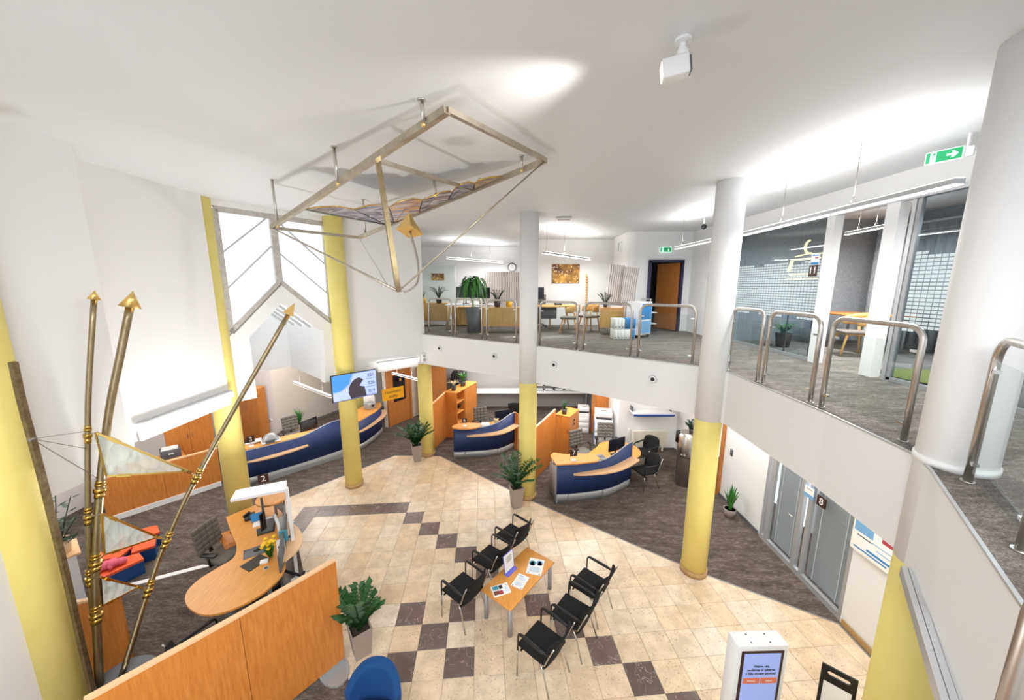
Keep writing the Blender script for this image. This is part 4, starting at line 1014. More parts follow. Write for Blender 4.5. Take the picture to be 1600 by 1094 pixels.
put(B().m('plinth_grey').tube([(2.95,9.1,0),(2.95,9.1,.715)],.05,14),'desk_leg',t)
put(B().m('plinth_grey').box((1.02,8.45,.36),(.03,.5,.71)),'desk_leg',t)
number_sign('brown sign with white 7 standing on the curved wood counter top','7',(1.45,7.88),R(10),.985)
monitor('black computer monitor on the round end of desk 7',(2.68,8.62),R(25),.742,.52,.33,zc=1.05)
t=thing('laptop','grey laptop lying on desk 7 beside the monitor','laptop',(2.2,8.5,.742)); put(B().m('grey_plastic').rbox((2.2,8.5,.752),(.34,.25,.02),R(20),.006),'base',t); put(B().m('lid_grey').box((2.2,8.5,.7635),(.3,.12,.003),R(20)),'keys',t)
oc=office_chair('grey tufted office chair behind the counter marked 7, beside the clover cabinet','grey tufted office chairs'); oc.location=(1.95,9.35,0); oc.rotation_euler=(0,0,R(-60))
dup(oc,(2.75,9.85,0),R(-95),'grey low office chair behind the round end of desk 7')
dup(oc,(-.98,11.25,0),R(-70),'grey tufted office chair behind the counter marked 6')
dup(oc,(-6.75,10.5,0),R(-40),'grey tufted office chair behind counter 3, before the beige wall')
dup(oc,(-4.98,5.5,0),R(-5),'grey tufted office chair tucked to desk 2 on the dark carpet')
# counter 6
t,C=counter('curved blue counter marked 6 between the two wood partitions',[(-1.72,9.9),(-1.25,9.95),(-.43,10.12),(.08,10.58)],lambda u:.92+.26*sm(u,.42,.98),.012,(.32,1,.68,.80,.22,.62),[0,.28,.7,1])
put(B().m('wood_top').prism(pol(22,.44,(-1.33,10.08),0,2*PI,.23,R(8)),.93,.962),'counter_top',t)
put(B().m('wood_top').prism([(-1.6,10.1),(-1.2,10.05),(-.45,10.2),(.02,10.62),(-.1,11.2),(-.7,10.95),(-1.5,10.7)],.715,.742),'desk_top',t)
put(B().m('plinth_grey').box((-1.62,10.3,.36),(.03,.6,.71)),'desk_leg',t); put(B().m('plinth_grey').box((-.05,10.9,.36),(.03,.5,.71)),'desk_leg',t)
put(B().m('wood').box((.12,10.55,.6),(.03,.2,1.2),R(40)),'end_panel',t)
number_sign('brown sign with white 6 on the wood oval of the counter','6',(-1.4,10.05),R(4),.962,.14)
monitor('black computer monitor behind the blue counter marked 6',(-.3,10.62),R(25),.742,.5,.32,zc=1.1)
t=thing('paper_box','white leaflet box standing at the middle of counter 6','box',(-.8,10.16,.742)); put(B().m('white_plastic').rbox((-.8,10.17,.87),(.27,.12,.25),R(8),.006,1),'tray',t); put(B().m('paper').box((-.8,10.19,1.0),(.2,.06,.02),R(8)),'leaflets',t)
t=thing('teddy_bear','small cream teddy on the desk behind counter 6','toy',(-.48,10.42,.742))
b=B().m('leaf_dry').sph((-.48,10.42,.84),.1); b.sph((-.48,10.4,.99),.075); 
for s in (-1,1): b.sph((-.48+s*.055,10.4,1.05),.03); b.sph((-.48+s*.1,10.37,.84),.04)
put(b,'body',t)
t=thing('task_chair','black mesh task chair behind the counter marked 6','chair',(.12,11.75,0))
b=B().m('black_fabric'); shell(b,lambda u,v:(.12+.25*(2*u-1),11.95+.06*(2*u-1)**2*-1+.02*v,.62+.42*v),8,5,.03); put(b,'backrest',t); put(B().m('black_fabric').rbox((.12,11.72,.48),(.48,.46,.07),bev=.03),'seat',t)
put(B().m('black_plastic').tube([(.12,11.72,.05),(.12,11.72,.45)],.03),'gas_lift',t)
for k in range(5): put(B().m('black_plastic').bar((.12,11.72,.08),(.12+.28*math.cos(k*1.257),11.72+.28*math.sin(k*1.257),.04),.04,.03),'leg',t)
put(B().m('black_plastic').bar((.12,11.96,.45),(.12,11.98,.75),.05,.02),'back_support',t)
# counter 3 and the cash counter beyond it
t,C=counter('long blue counter marked 3 with a curved wood top along the back',[(-6.72,8.47),(-6.25,8.86),(-5.6,9.5),(-5.05,10.16)],lambda u:.93+.2*sm(u,.5,.9),.0,(0,.62,.62,.66,.16,.85),[0,.45,1],zp=.2)
put(B().m('wood_top').prism([(-6.74,8.5),(-6.25,8.87),(-5.75,9.36),(-5.75,9.75),(-6.2,9.35),(-6.6,9.05),(-6.95,8.75)],.935,.965),'counter_top',t)
put(B().m('wood_top').prism([(-6.95,8.8),(-6.2,9.3),(-5.15,10.15),(-5.5,10.75),(-6.3,10.1),(-7.2,9.4)],.715,.742),'desk_top',t)
put(B().m('plinth_grey').box((-6.95,9.1,.36),(.5,.03,.71),R(40)),'desk_leg',t); put(B().m('plinth_grey').box((-5.45,10.4,.36),(.5,.03,.71),R(40)),'desk_leg',t)
put(B().m('plinth_grey').bar((-6.4,8.66,.06),(-4.9,10.2,.06),.05,.11),'foot_channel',t)
number_sign('brown sign with white 3 at the near end of the long blue counter','3',(-6.72,8.68),R(40),.965)
t=thing('cash_machine','grey rounded banknote machine on the counter marked 3','machine',(-6.42,8.98,.965))
b=B().m('plinth_grey'); shell(b,lambda u,v:(-6.42+.2*math.cos(R(40))*(2*u-1)-.15*math.sin(R(40))*(2*v-1),8.98+.2*math.sin(R(40))*(2*u-1)+.15*math.cos(R(40))*(2*v-1),.97+.22*max(0,(1-abs(2*u-1)**3))*max(0,(1-abs(2*v-1)**3))),10,8,.012); put(b,'cover',t)
put(B().m('lid_grey').box((-6.36,8.87,1.02),(.2,.1,.07),R(40)),'slot_unit',t)
put(B().m('white_plastic').rbox((-6.42,8.98,.99),(.42,.32,.04),R(40),.01),'base',t)
t=thing('paper_pile','loose white papers piled beside the brown sign 3','papers',(-6.85,8.78,.742)); b=B().m('paper')
for k in range(5): b.box((-6.86+.03*k,8.86+.02*k,.972+.012*k),(.22,.16,.01),R(30*k))
put(b,'sheets',t)
monitor('black computer monitor on desk 3 beside the office chair',(-5.98,10.02),R(68),.742,.55,.34,zc=1.02)
t=thing('paper_tray','white folders and papers stacked on the high end of counter 3','papers',(-5.5,9.95,.742)); b=B().m('paper')
for k in range(7): b.box((-5.62+.06*k,9.85+.07*k,.77+.05*(k%4)),(.25,.18,.05),R(45+9*k))
put(b,'folders',t)
t,C=counter('blue cash counter with a wide wood top between the yellow column and wood door',[(-4.98,10.2),(-4.68,10.5),(-4.52,11.3),(-4.52,11.85),(-4.66,12.2)],lambda u:.93,.0,(.1,1,.60,.66,.16,.6),[0,.5,1],zp=.2)
put(B().m('wood_top').prism([(-4.98,10.2),(-4.68,10.48),(-4.5,11.3),(-4.5,11.85),(-4.64,12.2),(-5.05,12.25),(-5.2,11.4),(-5.35,10.7)],.935,.965),'counter_top',t)
t=thing('number_sign','small brown sign standing on the cash counter at its column end','sign',(-5.05,10.85,.965),'brown counter number signs'); put(B().m('brown_sign').box((-5.05,10.85,1.1),(.12,.012,.22),R(60)),'plate',t); put(B().m('white_plastic').box((-5.05,10.85,.975),(.08,.08,.02)),'base',t)
t=thing('banknote_counter','grey and white counting machines on the far cash counter','machine',(-4.85,12.0,.965))
put(B().m('plinth_grey').rbox((-4.8,11.6,1.08),(.3,.3,.22),R(60),.03),'housing',t); put(B().m('white_plastic').rbox((-4.95,11.95,1.14),(.3,.25,.34),R(60),.03),'printer',t); put(B().m('black_plastic').box((-4.68,11.52,1.1),(.06,.14,.06),R(60)),'slot',t)
pot_plant('grassy plant in a tall grey pot behind the counter marked 3',(-6.95,11.15,0),'taupe_pot',.16,.62,'blade',30,.62,.22,'leaf_bright',.03,bend=.15)
t=thing('wall_socket','white power socket on the white part of the back wall','socket',(-8.12,11.74,.35)); put(B().m('socket_white').rbox((-8.3,11.74,.5),(.09,.015,.09),bev=.004,seg=1),'plate',t)
t=thing('side_column','pale yellow column stub behind the hanging screen by the cash counter','post',(-5.75,12.9,0)); put(B().m('yellow_paint').tube([(-5.6,12.6,0),(-5.6,12.6,2.98)],.2,24),'shaft',t); put(B().m('baseboard_stone').tube([(-5.6,12.6,0),(-5.6,12.6,.1)],.215,24),'base_ring',t)
# ---------------------------------------------------------------- desk 2
t=thing('reception_desk','big wood desk 2 with an oval end, beside the front partition','desk',(-4.3,5.0,0))
DK=along( [(-5.40,6.12),(-4.91,5.63),(-4.64,5.375),(-4.47,5.09),(-4.56,4.87),(-4.66,4.63),(-4.62,4.40),(-4.43,4.21),(-4.13,4.08),(-3.88,4.10),(-3.66,4.25),(-3.52,4.45),(-3.47,4.7),(-3.52,4.9),(-3.64,5.07),(-3.80,5.3),(-4.05,5.68),(-4.42,6.25),(-5.02,6.62)],60)
put(B().m('wood_top').prism([(p.x,p.y) for p in DK],.712,.742),'desk_top',t)
put(B().m('plinth_grey').tube([(-4.1,4.5,0),(-4.1,4.5,.712)],.05,14),'desk_leg',t)
put(B().m('plinth_grey').tube([(-3.66,4.7,0),(-3.66,4.7,.712)],.03,12),'desk_leg',t)
put(B().m('wood').box((-4.95,6.28,.36),(.7,.03,.71),R(32)),'end_panel',t)
put(B().m('wood').rbox((-4.98,5.86,.31),(.42,.5,.6),R(-42),.006,1),'drawer_unit',t)
# curved screen and shelves towards the hall
SCR=along([(-4.38,6.3),(-4.0,5.75),(-3.75,5.3),(-3.6,5.0),(-3.5,4.78)],26)
put(B().m('lid_grey').ribbon(SCR,[.1]*26,[1.02+.1*math.sin(PI*i/25) for i in range(26)],-.03),'front_screen',t)
b=B().m('wood_edge'); pr_=[p for p in SCR[5:22]]; b.prism([(p.x,p.y) for p in pr_]+[(q.x+.26*math.sin(PI*(k+.5)/17)**.8*.8,q.y+.26*math.sin(PI*(k+.5)/17)**.8*.5) for k,q in list(enumerate(pr_))[::-1]],.80,.83); put(b,'outer_shelf',t)
put(B().m('wood_top').prism(pol(22,.27,(-4.52,6.18)),1.08,1.11),'round_shelf',t)
put(B().m('plinth_grey').tube([(-4.5,6.2,.74),(-4.5,6.2,1.08)],.025,10),'shelf_post',t)
number_sign('brown sign with white 2 above the desk with daffodils','2',(-4.72,6.28),R(30),1.11,up=.24)
t=thing('desk_lamp','white free-standing uplighter with a flat head over desk 2','lamp',(-3.5,5.12,0))
P0=V((-3.72,5.42,0)); 
put(B().m('white_plastic').box((-3.70,5.40,.012),(.3,.25,.024),R(40)),'foot_plate',t)
put(B().m('white_plastic').bar((-3.70,5.40,.02),(-3.70,5.40,1.78),.075,.05,up=(1,.9,0)),'post',t)
HB=[(-4.36,5.06),(-4.48,5.34),(-3.84,5.64),(-3.68,5.36)]
put(B().m('white_plastic').prism(HB,1.735,1.775),'lamp_head',t)
c_=V((sum(p[0] for p in HB)/4,sum(p[1] for p in HB)/4)); 
put(B().m('lamp_soft').prism([tuple(c_+(V(p)-c_)*.86) for p in HB],1.775,1.779),'diffuser',t)
area('desk_uplight',(c_.x,c_.y,1.80),.6,60,rot=(PI,0,0),sy=.28)
for z in (.5,.9): put(B().m('lid_grey').bar((-3.7,5.4,z),(-3.76,5.34,z),.03),'clamp',t)
monitor('black monitor seen edge-on, on a white arm over desk 2',(-4.40,5.75),R(128),.742,.52,.34,zc=1.08)
t=thing('monitor_arm','white bracket arm behind the edge-on monitor of desk 2','arm',(-4.1,5.75,.742)); put(B().m('white_plastic').tube([(-4.06,5.62,.742),(-4.06,5.62,.95),(-4.25,5.8,1.0)],.03,10),'tube',t)
t=thing('keyboard','black keyboard lying at the monitor foot on desk 2','keyboard',(-4.35,5.83,.742)); put(B().m('black_plastic').rbox((-4.42,5.86,.752),(.45,.2,.018),R(120),.006),'base',t); put(B().m('lid_grey').box((-4.42,5.86,.762),(.4,.15,.004),R(120)),'keys',t)
t=thing('mouse_pad','dark slate mouse pad on desk 2 near the daffodils','mouse pad',(-4.2,5.22,.742)); put(B().m('lid_grey').rbox((-4.2,5.24,.7455),(.36,.25,.006),R(35),.003,1),'pad',t)
t=thing('computer_mouse','black mouse on the slate mouse pad of desk 2','mouse',(-4.2,5.25,.749)); put(B().m('black_plastic').sph((-4.2,5.25,.749),.035,(1.5,1,.9),10,R(40)),'body',t); put(B().m('lid_grey').box((-4.17,5.27,.779),(.03,.008,.006),R(40)),'wheel',t)
t=thing('writing_pad','black folder lying open between the mouse pad and oval desk end','folder',(-4.05,4.98,.742)); put(B().m('black_plastic').box((-4.05,4.98,.746),(.24,.30,.008),R(-25)),'cover',t)
t=thing('flower_vase','glass vase of yellow daffodils on desk 2','vase',(-3.88,5.1,.742))
b=B().m('rail_glass').lathe((-3.88,5.1,.742),[(.045,0),(.05,.02),(.055,.2),(.06,.2)],16); put(b,'glass_vase',t)
b=B().m('leaf_bright'); f=B().m('flower_yellow')
for k in range(16):
    a=k*2.4; r_=.02+.1*(k/16); p=V((-3.88+r_*math.cos(a),5.1+r_*math.sin(a),1.0+.05*math.sin(k*3)))
    b.tube([(-3.88+.02*math.cos(a),5.1+.02*math.sin(a),.76),p],.006,4); f.sph(p,.028,(1,1,.7),6)
    for q in range(5): leafv(f,p,(math.cos(q*1.257),math.sin(q*1.257),.3),.045,.03)
put(b,'stems',t); put(f,'blossoms',t)
t=thing('leaflet_stand','white and teal leaflet stand behind the daffodils on desk 2','stand',(-3.72,5.18,.742))
put(B().m('clear_plastic').rbox((-3.73,5.17,.87),(.14,.06,.26),R(30),.004,1),'holder',t); put(B().m('paper').box((-3.735,5.155,.87),(.11,.04,.28),R(30)),'leaflets',t); put(B().m('paper_teal').box((-3.71,5.21,1.04),(.12,.01,.2),R(30)),'back_card',t); put(B().m('text_black').tube([(-3.725,5.132,.9),(-3.727,5.136,.9)],.035,14),'portrait',t)
t=thing('business_cards','small white card block by the daffodil vase','cards',(-3.86,4.99,.742)); put(B().m('paper').rbox((-3.9,4.98,.765),(.11,.07,.045),R(25),.004,1),'card_stack',t)
t=thing('cable_grommet','grey cable grommet set in the desk top before the vase','grommet',(-3.84,4.93,.742)); put(B().m('alu').tube([(-3.8,4.87,.742),(-3.8,4.87,.748)],.04,16),'ring',t); put(B().m('lid_grey').tube([(-3.8,4.87,.748),(-3.8,4.87,.75)],.028,16),'cap',t)
t=thing('document_tray','blue folder and loose papers on the far part of desk 2','papers',(-4.7,6.1,.742)); b=B().m('cyan_book').box((-4.74,6.05,.80),(.22,.16,.02),R(40),rx=R(25)); b.m('paper').box((-4.6,5.98,.747),(.3,.21,.01),R(30)); 
for k in range(5): b.box((-4.25+.05*k,6.05-.06*k,.76+.012*k),(.2,.14,.012),R(20*k))
put(b,'sheets',t)
t=thing('desk_phone','black desk telephone beside the blue folder on desk 2','telephone',(-4.92,6.08,.742)); put(B().m('black_plastic').rbox((-4.93,6.1,.77),(.18,.2,.05),R(40),.015),'base',t); put(B().m('black_plastic').tube([(-4.99,6.03,.81),(-4.99,6.17,.81)],.022,8),'handset',t)
# ---------------------------------------------------------------- children corner
def foam_seat(label,c,w,d,h,rz,curve=True):
    t=thing('foam_seat',label,'seat',(c[0],c[1],0),'blue and orange foam seats')
    po=[(-w/2,-d/2),(w/2,-d/2)]+[(w/2-w*k/8,d/2+(.08*math.sin(PI*k/8) if curve else 0)) for k in range(9)]
    po=[(c[0]+x*math.cos(rz)-y*math.sin(rz),c[1]+x*math.sin(rz)+y*math.cos(rz)) for x,y in po]
    put(B().m('blue_foam').prism(po,.0,h-.04),'base_block',t); cc=V((c[0],c[1]))
    put(B().m('orange_foam').prism([tuple(cc+(V(p)-cc)*1.03) for p in po],h-.04,h),'cushion',t)
foam_seat('blue and orange foam seat with a pink plush lying on it',(-6.78,5.46),.52,.26,.28,R(58))
foam_seat('blue and orange foam seat nearest to the desk chair, left empty',(-6.86,5.95),.3,.26,.28,R(40))
foam_seat('round orange foam seat half hidden behind the middle glass triangle',(-7.15,6.28),.34,.3,.28,R(50))
foam_seat('blue foam seat behind the plush seat, below the glass triangle',(-7.25,5.78),.4,.3,.26,R(10))
t=thing('plush_toy','pink plush toy lying on the foam seat','toy',(-6.88,5.4,.28)); b=B().m('pink_plush')
for x,y,r_ in ((-6.98,5.3,.08),(-6.86,5.42,.09),(-6.93,5.38,.085),(-6.78,5.5,.07)): b.sph((x,y,.28+r_*.8),r_,(1.1,1,.85))
put(b,'body',t)
for dx,dy in ((.1,-.06),(-.04,.1),(.12,.08)): put(B().m('pink_plush').tube([(-6.9+dx*.3,5.4+dy*.3,.36),(-6.9+dx*1.2,5.4+dy*1.2,.33)],.035,8,.025),'limb',t)
t=thing('white_ledge','white wall ledge behind the yellow corner column carrying a plant','ledge',(-7.7,5.9,0)); put(B().m('white_plastic').box((-7.38,5.0,.4),(.55,.6,.8),R(-35)),'block',t); put(B().m('wood_edge').box((-7.36,5.02,.81),(.6,.65,.03),R(-35)),'top_board',t)
t=thing('potted_plant','round-leaved plant in a beige pot beside the yellow corner column','plant',(-7.1,5.25,.83))
round_pot(t,(-7.2,5.1,.83),.09,.12,.22,'beige_pot'); b=B().m('leaf_dark'); st=B().m('leaf_dark')
for k in range(9):
    a=k*2.3; top=V((-7.2+.25*math.cos(a),5.1+.2*math.sin(a),1.1+.10*k)); st.tube([(-7.2,5.1,1.0),(-7.2+.1*math.cos(a),5.1+.1*math.sin(a),1.0+.06*k),top],.006,4)
    for q in range(7): f_=.35+.1*q; p=V((-7.2,5.1,1.0)).lerp(top,f_); leafv(b,p,(math.cos(a+q*2),math.sin(a+q*2),.3),.13,.07)
put(st,'stems',t); put(b,'foliage',t,kind='stuff')
t=thing('wood_sideboard','low wood sideboard with papers behind the children partition','cabinet',(-9.1,8.2,0)); put(B().m('wood').box((-8.75,8.05,.42),(1.2,.45,.84),R(49)),'carcass',t); put(B().m('wood_top').box((-8.75,8.05,.855),(1.25,.5,.03),R(49)),'top',t); put(B().m('wood').box((-8.57,7.9,.42),(1.1,.02,.76),R(49)),'door',t)
t=thing('storage_box','grey storage box with papers on top of the low sideboard','box',(-8.3,8.3,.87)); put(B().m('lid_grey').rbox((-8.45,8.3,.98),(.36,.3,.22),R(49),.01),'body',t); put(B().m('paper').box((-8.45,8.3,1.1),(.3,.24,.02),R(40)),'papers',t); put(B().m('white_plastic').box((-8.33,8.19,1.0),(.1,.01,.03),R(49)),'label_plate',t)
# ---------------------------------------------------------------- spear sculpture
t=thing('spear_sculpture','bronze spear sculpture with brass clamps and three ice-glass triangles','sculpture',(-4.52,3.37,0))
BZ=.55
put(B().m('plinth_grey').prism(pol(24,.26,(-4.5,3.40)),0,BZ-.03),'pedestal',t)
pl=put(B().m('lid_grey').prism(pol(28,.31,(-4.5,3.40)),BZ-.03,BZ),'base_plate',t)
put(B().m('chrome').lathe((-4.46,3.40,BZ),[(.08,0),(.09,.03),(.075,.04),(.045,.02)],18),'floor_lamp_ring',pl)
S1=along([(-4.707,3.364,.54),(-4.750,3.513,1.373),(-4.753,3.636,2.064),(-4.688,3.789,2.927),(-4.597,3.918,3.647),(-4.480,4.020,4.222),(-4.363,4.122,4.798)],25)
S2=along([(-4.74,3.411,.54),(-4.80,3.54,1.566),(-4.793,3.594,2.016),(-4.767,3.659,2.555),(-4.717,3.752,3.333),(-4.666,3.823,3.931),(-4.54,3.936,4.891)],25)
S3=along([(-4.605,3.225,.54),(-4.598,3.226,1.418),(-4.57,3.218,2.213),(-4.528,3.19,3.26),(-4.495,3.158,3.953),(-4.447,3.132,4.367)],13)
S4=along([(-4.567,3.467,.54),(-4.483,3.884,1.412),(-4.398,4.084,1.854),(-4.115,4.444,2.692),(-3.244,5.209,4.625)],25)
def on(S,z):
    for a,c in zip(S,S[1:]):
        if z<=c.z or c is S[-1]: return a.lerp(c,(z-a.z)/(c.z-a.z))
def tang(S,z): return (on(S,z+.1)-on(S,z-.1)).normalized()
def cone(b,p,d,r,L):
    d=d.normalized(); b.tube([p,p+d*L],r,20,.001); return b
for S,r_,m,cr,cl,nm in ((S1,.037,'bronze',.098,.19,'main_spear'),(S2,.025,'bronze',.056,.10,'thin_spear'),(S4,.030,'bronze',.085,.15,'leaning_spear')):
    sh=put(B().m(m).tube(S,r_,12),nm,t); dd=(S[-1]-S[-2])
    if nm=='leaning_spear':
        dd.normalize(); u=dd.orthogonal().normalized(); w=dd.cross(u); b=B().m('gold'); q=[b.bm.verts.new(S[-1]+(u*math.cos(k*PI/2+.5)+w*math.sin(k*PI/2+.5))*.1) for k in range(4)]; tp=b.bm.verts.new(S[-1]+dd*.2); b.face(q[::-1])
        for k in range(4): b.face([q[k],q[(k+1)%4],tp])
        put(b,'spear_head',sh)
    else: put(cone(B().m('gold'),S[-1],dd,cr,cl),'spear_head',sh)
b=B().m('bronze_old')
for p,q in zip(S3,S3[1:]): b.bar(p,q,.042,up=(1,0,0))
put(b,'square_bar',t)
b=B().m('steel_dark'); a=on(S3,3.62)
for q in (on(S2,3.45),on(S2,3.25),on(S1,2.85)): b.tube([a,q],.0035,4)
put(b,'tie_wire',t)
kn=put(B().m('steel_dark').sph(a,.03),'wire_knot',t)
def collar(p,d,r):
    b=B().m('brass')
    for o,w,rr in ((-.09,.06,1.2),(-.025,.045,1.5),(.045,.03,1.25),(.075,.035,1.15)): b.tube([p+d*o,p+d*(o+w)],r*rr,16)
    return put(b,'brass_clamp',t)
for (p1,p2,p4),q in (((2.746,3.404,2.55),((-4.611,3.758,3.436),(-4.067,4.165,2.753),(-4.604,3.766,2.909))),((1.918,2.475,1.841),((-4.54,3.6,2.549),(-4.345,3.931,2.008),(-4.625,3.61,2.035))),((1.331,1.755,1.343),((-4.562,3.477,1.857),(-4.476,3.737,1.489),(-4.655,3.509,1.462)))):
    c1,c2,c4=on(S1,p1),on(S2,p2),on(S4,p4); collar(c1,tang(S1,p1),.037); collar(c2,tang(S2,p2),.025); collar(c4,tang(S4,p4),.030)
    q=[V(x) for x in q]; c=sum(q,V((0,0,0)))/3
    g=put(B().m('ice_glass').slab(q,.016),'glass_triangle',t)
    for a,d in ((q[0],q[1]),(q[1],q[2]),(q[2],q[0])): put(B().m('brass').bar(a,d,.02),'edge_bar',g)
    put(B().m('brass').bar(q[1].lerp(c,.12),q[1].lerp(c4,.3),.045,.03),'corner_clip',g); put(B().m('steel').bar(q[1].lerp(c4,.3),c4,.01),'link_rod',g)
    put(B().m('brass').bar(q[0].lerp(q[1],.12),q[0].lerp(q[1],.24),.045,.03),'corner_clip',g); put(B().m('steel').bar(q[0],c2,.01),'link_rod',g)
    put(B().m('brass').bar(q[2].lerp(q[1],.12),q[2].lerp(q[1],.28),.045,.03),'corner_clip',g); put(B().m('steel').bar(q[2],c1,.01),'link_rod',g)
# ---------------------------------------------------------------- hanging sculpture
t=thing('hanging_sculpture','metal frame sculpture with a stained-glass cloud hanging under the ceiling','sculpture',(-1.6,5.0,ZC))
A=V((-3.66,5.71,5.91));Bq=V((-.52,3.16,6.42));C=V((.39,4.48,6.47));Dq=V((-2.9,7.07,5.94));Mm=V((-1.35,3.89,6.28));N=V((-.51,5.25,6.33));P=V((-2.79,5.07,6.05));Q=V((-2.15,6.41,6.07))
for a,c,w in ((A,Bq,.06),(Bq,C,.045),(C,Dq,.055),(Dq,A,.045),(Mm,N,.04)): put(B().m('frame_metal').bar(a,c,w),'frame_bar',t)
for p,top in (((-3.47,5.56,5.94),(-3.49,5.57)),((-1.95,4.28,6.19),(-1.98,4.32)),((-.74,3.28,6.39),(-.75,3.29)),((.12,4.62,6.43),(.11,4.6)),((-1.04,5.2,6.28),(-1.1,5.4)),((-2.73,6.95,5.97),(-2.66,6.78))):
    r_=put(B().m('steel').tube([p,(top[0],top[1],ZC)],.018,10),'hanger_rod',t); put(B().m('steel').tube([(top[0],top[1],ZC-.012),(top[0],top[1],ZC)],.032,14),'ceiling_rose',r_); put(B().m('gold').sph(V(p)-V((0,0,.03)),.02),'bolt',r_)
mb=V((-1.13,3.62,4.985))
put(B().m('bronze').bar(Mm,mb,.05,.03),'mast',t)
for p,r_ in ((A,.013),(C,.009)): put(B().m('frame_metal').tube([p,mb],r_,8),'stay',t)
PYR=V((-1.2,4.39,5.66))
cv=along([(Dq.x,Dq.y,Dq.z),(-1.9,5.2,5.28),(-1.42,4.2,5.03),(-1.13,3.8,4.975),(-1.02,3.95,5.08),(-1.08,4.2,5.35),(PYR.x,PYR.y,PYR.z)],40)
b=B().m('steel').tube([p for p in cv],[.006+.012*(i/39)**2 for i in range(40)],8); put(b,'bow_rod',t)
b=B().m('gold'); q=[b.bm.verts.new(PYR+V((.155*math.cos(k*PI/2+.35),.155*math.sin(k*PI/2+.35),.06*math.cos(k*PI/2+2)))) for k in range(4)]; tp=b.bm.verts.new(PYR+V((-.0,.02,.22))); b.face(q[::-1])
for k in range(4): b.face([q[k],q[(k+1)%4],tp])
put(b,'gold_pyramid',t)
CL=[(-2.786,5.065,6.048),(-2.560,5.049,6.077),(-2.346,5.140,6.100),(-2.236,5.348,6.105),(-2.000,5.262,6.138),(-1.795,5.314,6.162),(-1.778,5.475,6.157),(-1.550,5.254,6.195),(-1.362,5.218,6.221),(-1.257,5.329,6.229),(-1.172,5.275,6.242),(-.944,5.113,6.278),(-.831,5.107,6.292),(-.820,5.196,6.290),(-.704,4.947,6.316),(-.552,4.860,6.339),(-.481,4.963,6.343),(-.420,4.840,6.356),(-.280,4.801,6.376),(-.120,4.817,6.395),(-.924,5.484,6.264),(-2.004,6.394,6.087),(-2.142,6.411,6.069)]
CV=[V(p) for p in CL]; m1=CV[21].lerp(CV[20],.5); m2=CV[20].lerp(CV[19],.5)
for k,q in enumerate(([0,1,2,3,22],[3,4,5,6,21,22],[6,7,8,9,m1,21],[9,10,11,12,13,20,m1],[13,14,15,16,m2,20],[16,17,18,19,m2])):
    put(B().m('stained_%d'%k).slab([CV[i] if isinstance(i,int) else i for i in q],.012),'glass_pane',t)
b=B().m('brass').tube([V(p) for p in CL[:20]],.009,6); put(b,'lead_edge',t)
put(B().m('steel_dark').bar(P,Q,.06,.03),'cloud_beam',t)
b=B().m('text_black')
for i,j in ((3,CV[22]),(6,CV[21]),(9,m1),(13,CV[20]),(16,m2)): b.tube([CV[i],CV[i].lerp(j,.5)+V((0,0,-.006)),j+V((0,0,-.006))],.008,5)
for i,j in ((1,CV[22]),(4,CV[21]),(8,CV[21]),(11,m1),(15,CV[20])): b.tube([CV[i],CV[i].lerp(j,.5)+V((0,0,-.006)),j+V((0,0,-.006))],.004,4)
put(b,'lead_line',t)
# ---------------------------------------------------------------- hall lights, screens and signs
t=thing('wall_light','long white wall light along the foot of the left wall panel','light',(-5.2,5.7,2.95))
a=V((-5.26,4.80,0)); c=V((-5.24,6.44,0))
put(B().m('alu').bar(a+V((0,0,3.12)),c+V((0,0,3.12)),.09,.03),'housing',t)
put(B().m('lamp_on').bar(a+V((.03,0,3.05)),c+V((.03,0,3.05)),.05,.09),'tube_lamp',t)
put(B().m('white_paint').bar(a+V((-.02,0,2.94)),c+V((-.02,0,2.94)),.03,.16),'skirt',t)
t=thing('wall_light','long white wall light beside the hanging screen at the gallery corner','light',(-3,9.5,2.95))
a=V((-3.45,9.0,0)); c=V((-2.62,9.76,0))
put(B().m('alu').bar(a+V((0,0,3.1)),c+V((0,0,3.1)),.09,.03),'housing',t)
put(B().m('lamp_on').bar(a+V((.03,-.03,3.03)),c+V((.03,-.03,3.03)),.05,.09),'tube_lamp',t)
put(B().m('white_paint').bar(a+V((.0,0,2.93)),c+V((.0,0,2.93)),.03,.16),'skirt',t)
def pendant(label,a,c,z,top,hang=(.2,.8),w=.07,lit='lamp_on',group='linear pendant lamps',th=.045,up=16,down=12):
    a=V((a[0],a[1],z)); c=V((c[0],c[1],z)); t=thing('pendant_lamp',label,'lamp',(a+c)/2+V((0,0,0)),group)
    put(B().m('alu').bar(a,c,w,th),'housing',t); put(B().m(lit).bar(a-V((0,0,th/2+.004)),c-V((0,0,th/2+.004)),w*.8,.008),'diffuser',t)
    put(B().m(lit).bar(a+V((0,0,th/2+.004)),c+V((0,0,th/2+.004)),w*.6,.006),'upper_diffuser',t)
    for f in hang:
        p=a.lerp(c,f); d=(c-a).normalized(); put(B().m('steel_dark').tube([(p.x,p.y,top),p+V((0,0,.12))],.004,5).tube([p+V((0,0,.12)),p+d*.06],.003,4).tube([p+V((0,0,.12)),p-d*.06],.003,4),'suspension_wire',t)
    d=(c-a); l=area('pendant_uplight',(a+c)/2+V((0,0,.06)),d.length*.9,up,rot=(PI,0,math.atan2(-d.y,d.x) if False else 0),sy=.06); l.rotation_euler=(PI,0,math.atan2(d.y,d.x)); l=area('pendant_downlight',(a+c)/2-V((0,0,.045)),d.length*.95,down,sy=.06); l.rotation_euler=(0,0,math.atan2(d.y,d.x))
    return t
pendant('slim pendant lamp hanging before the beige wall over counter 3',(-6.56,10.45),(-4.72,9.0),2.2,3.0,up=6)
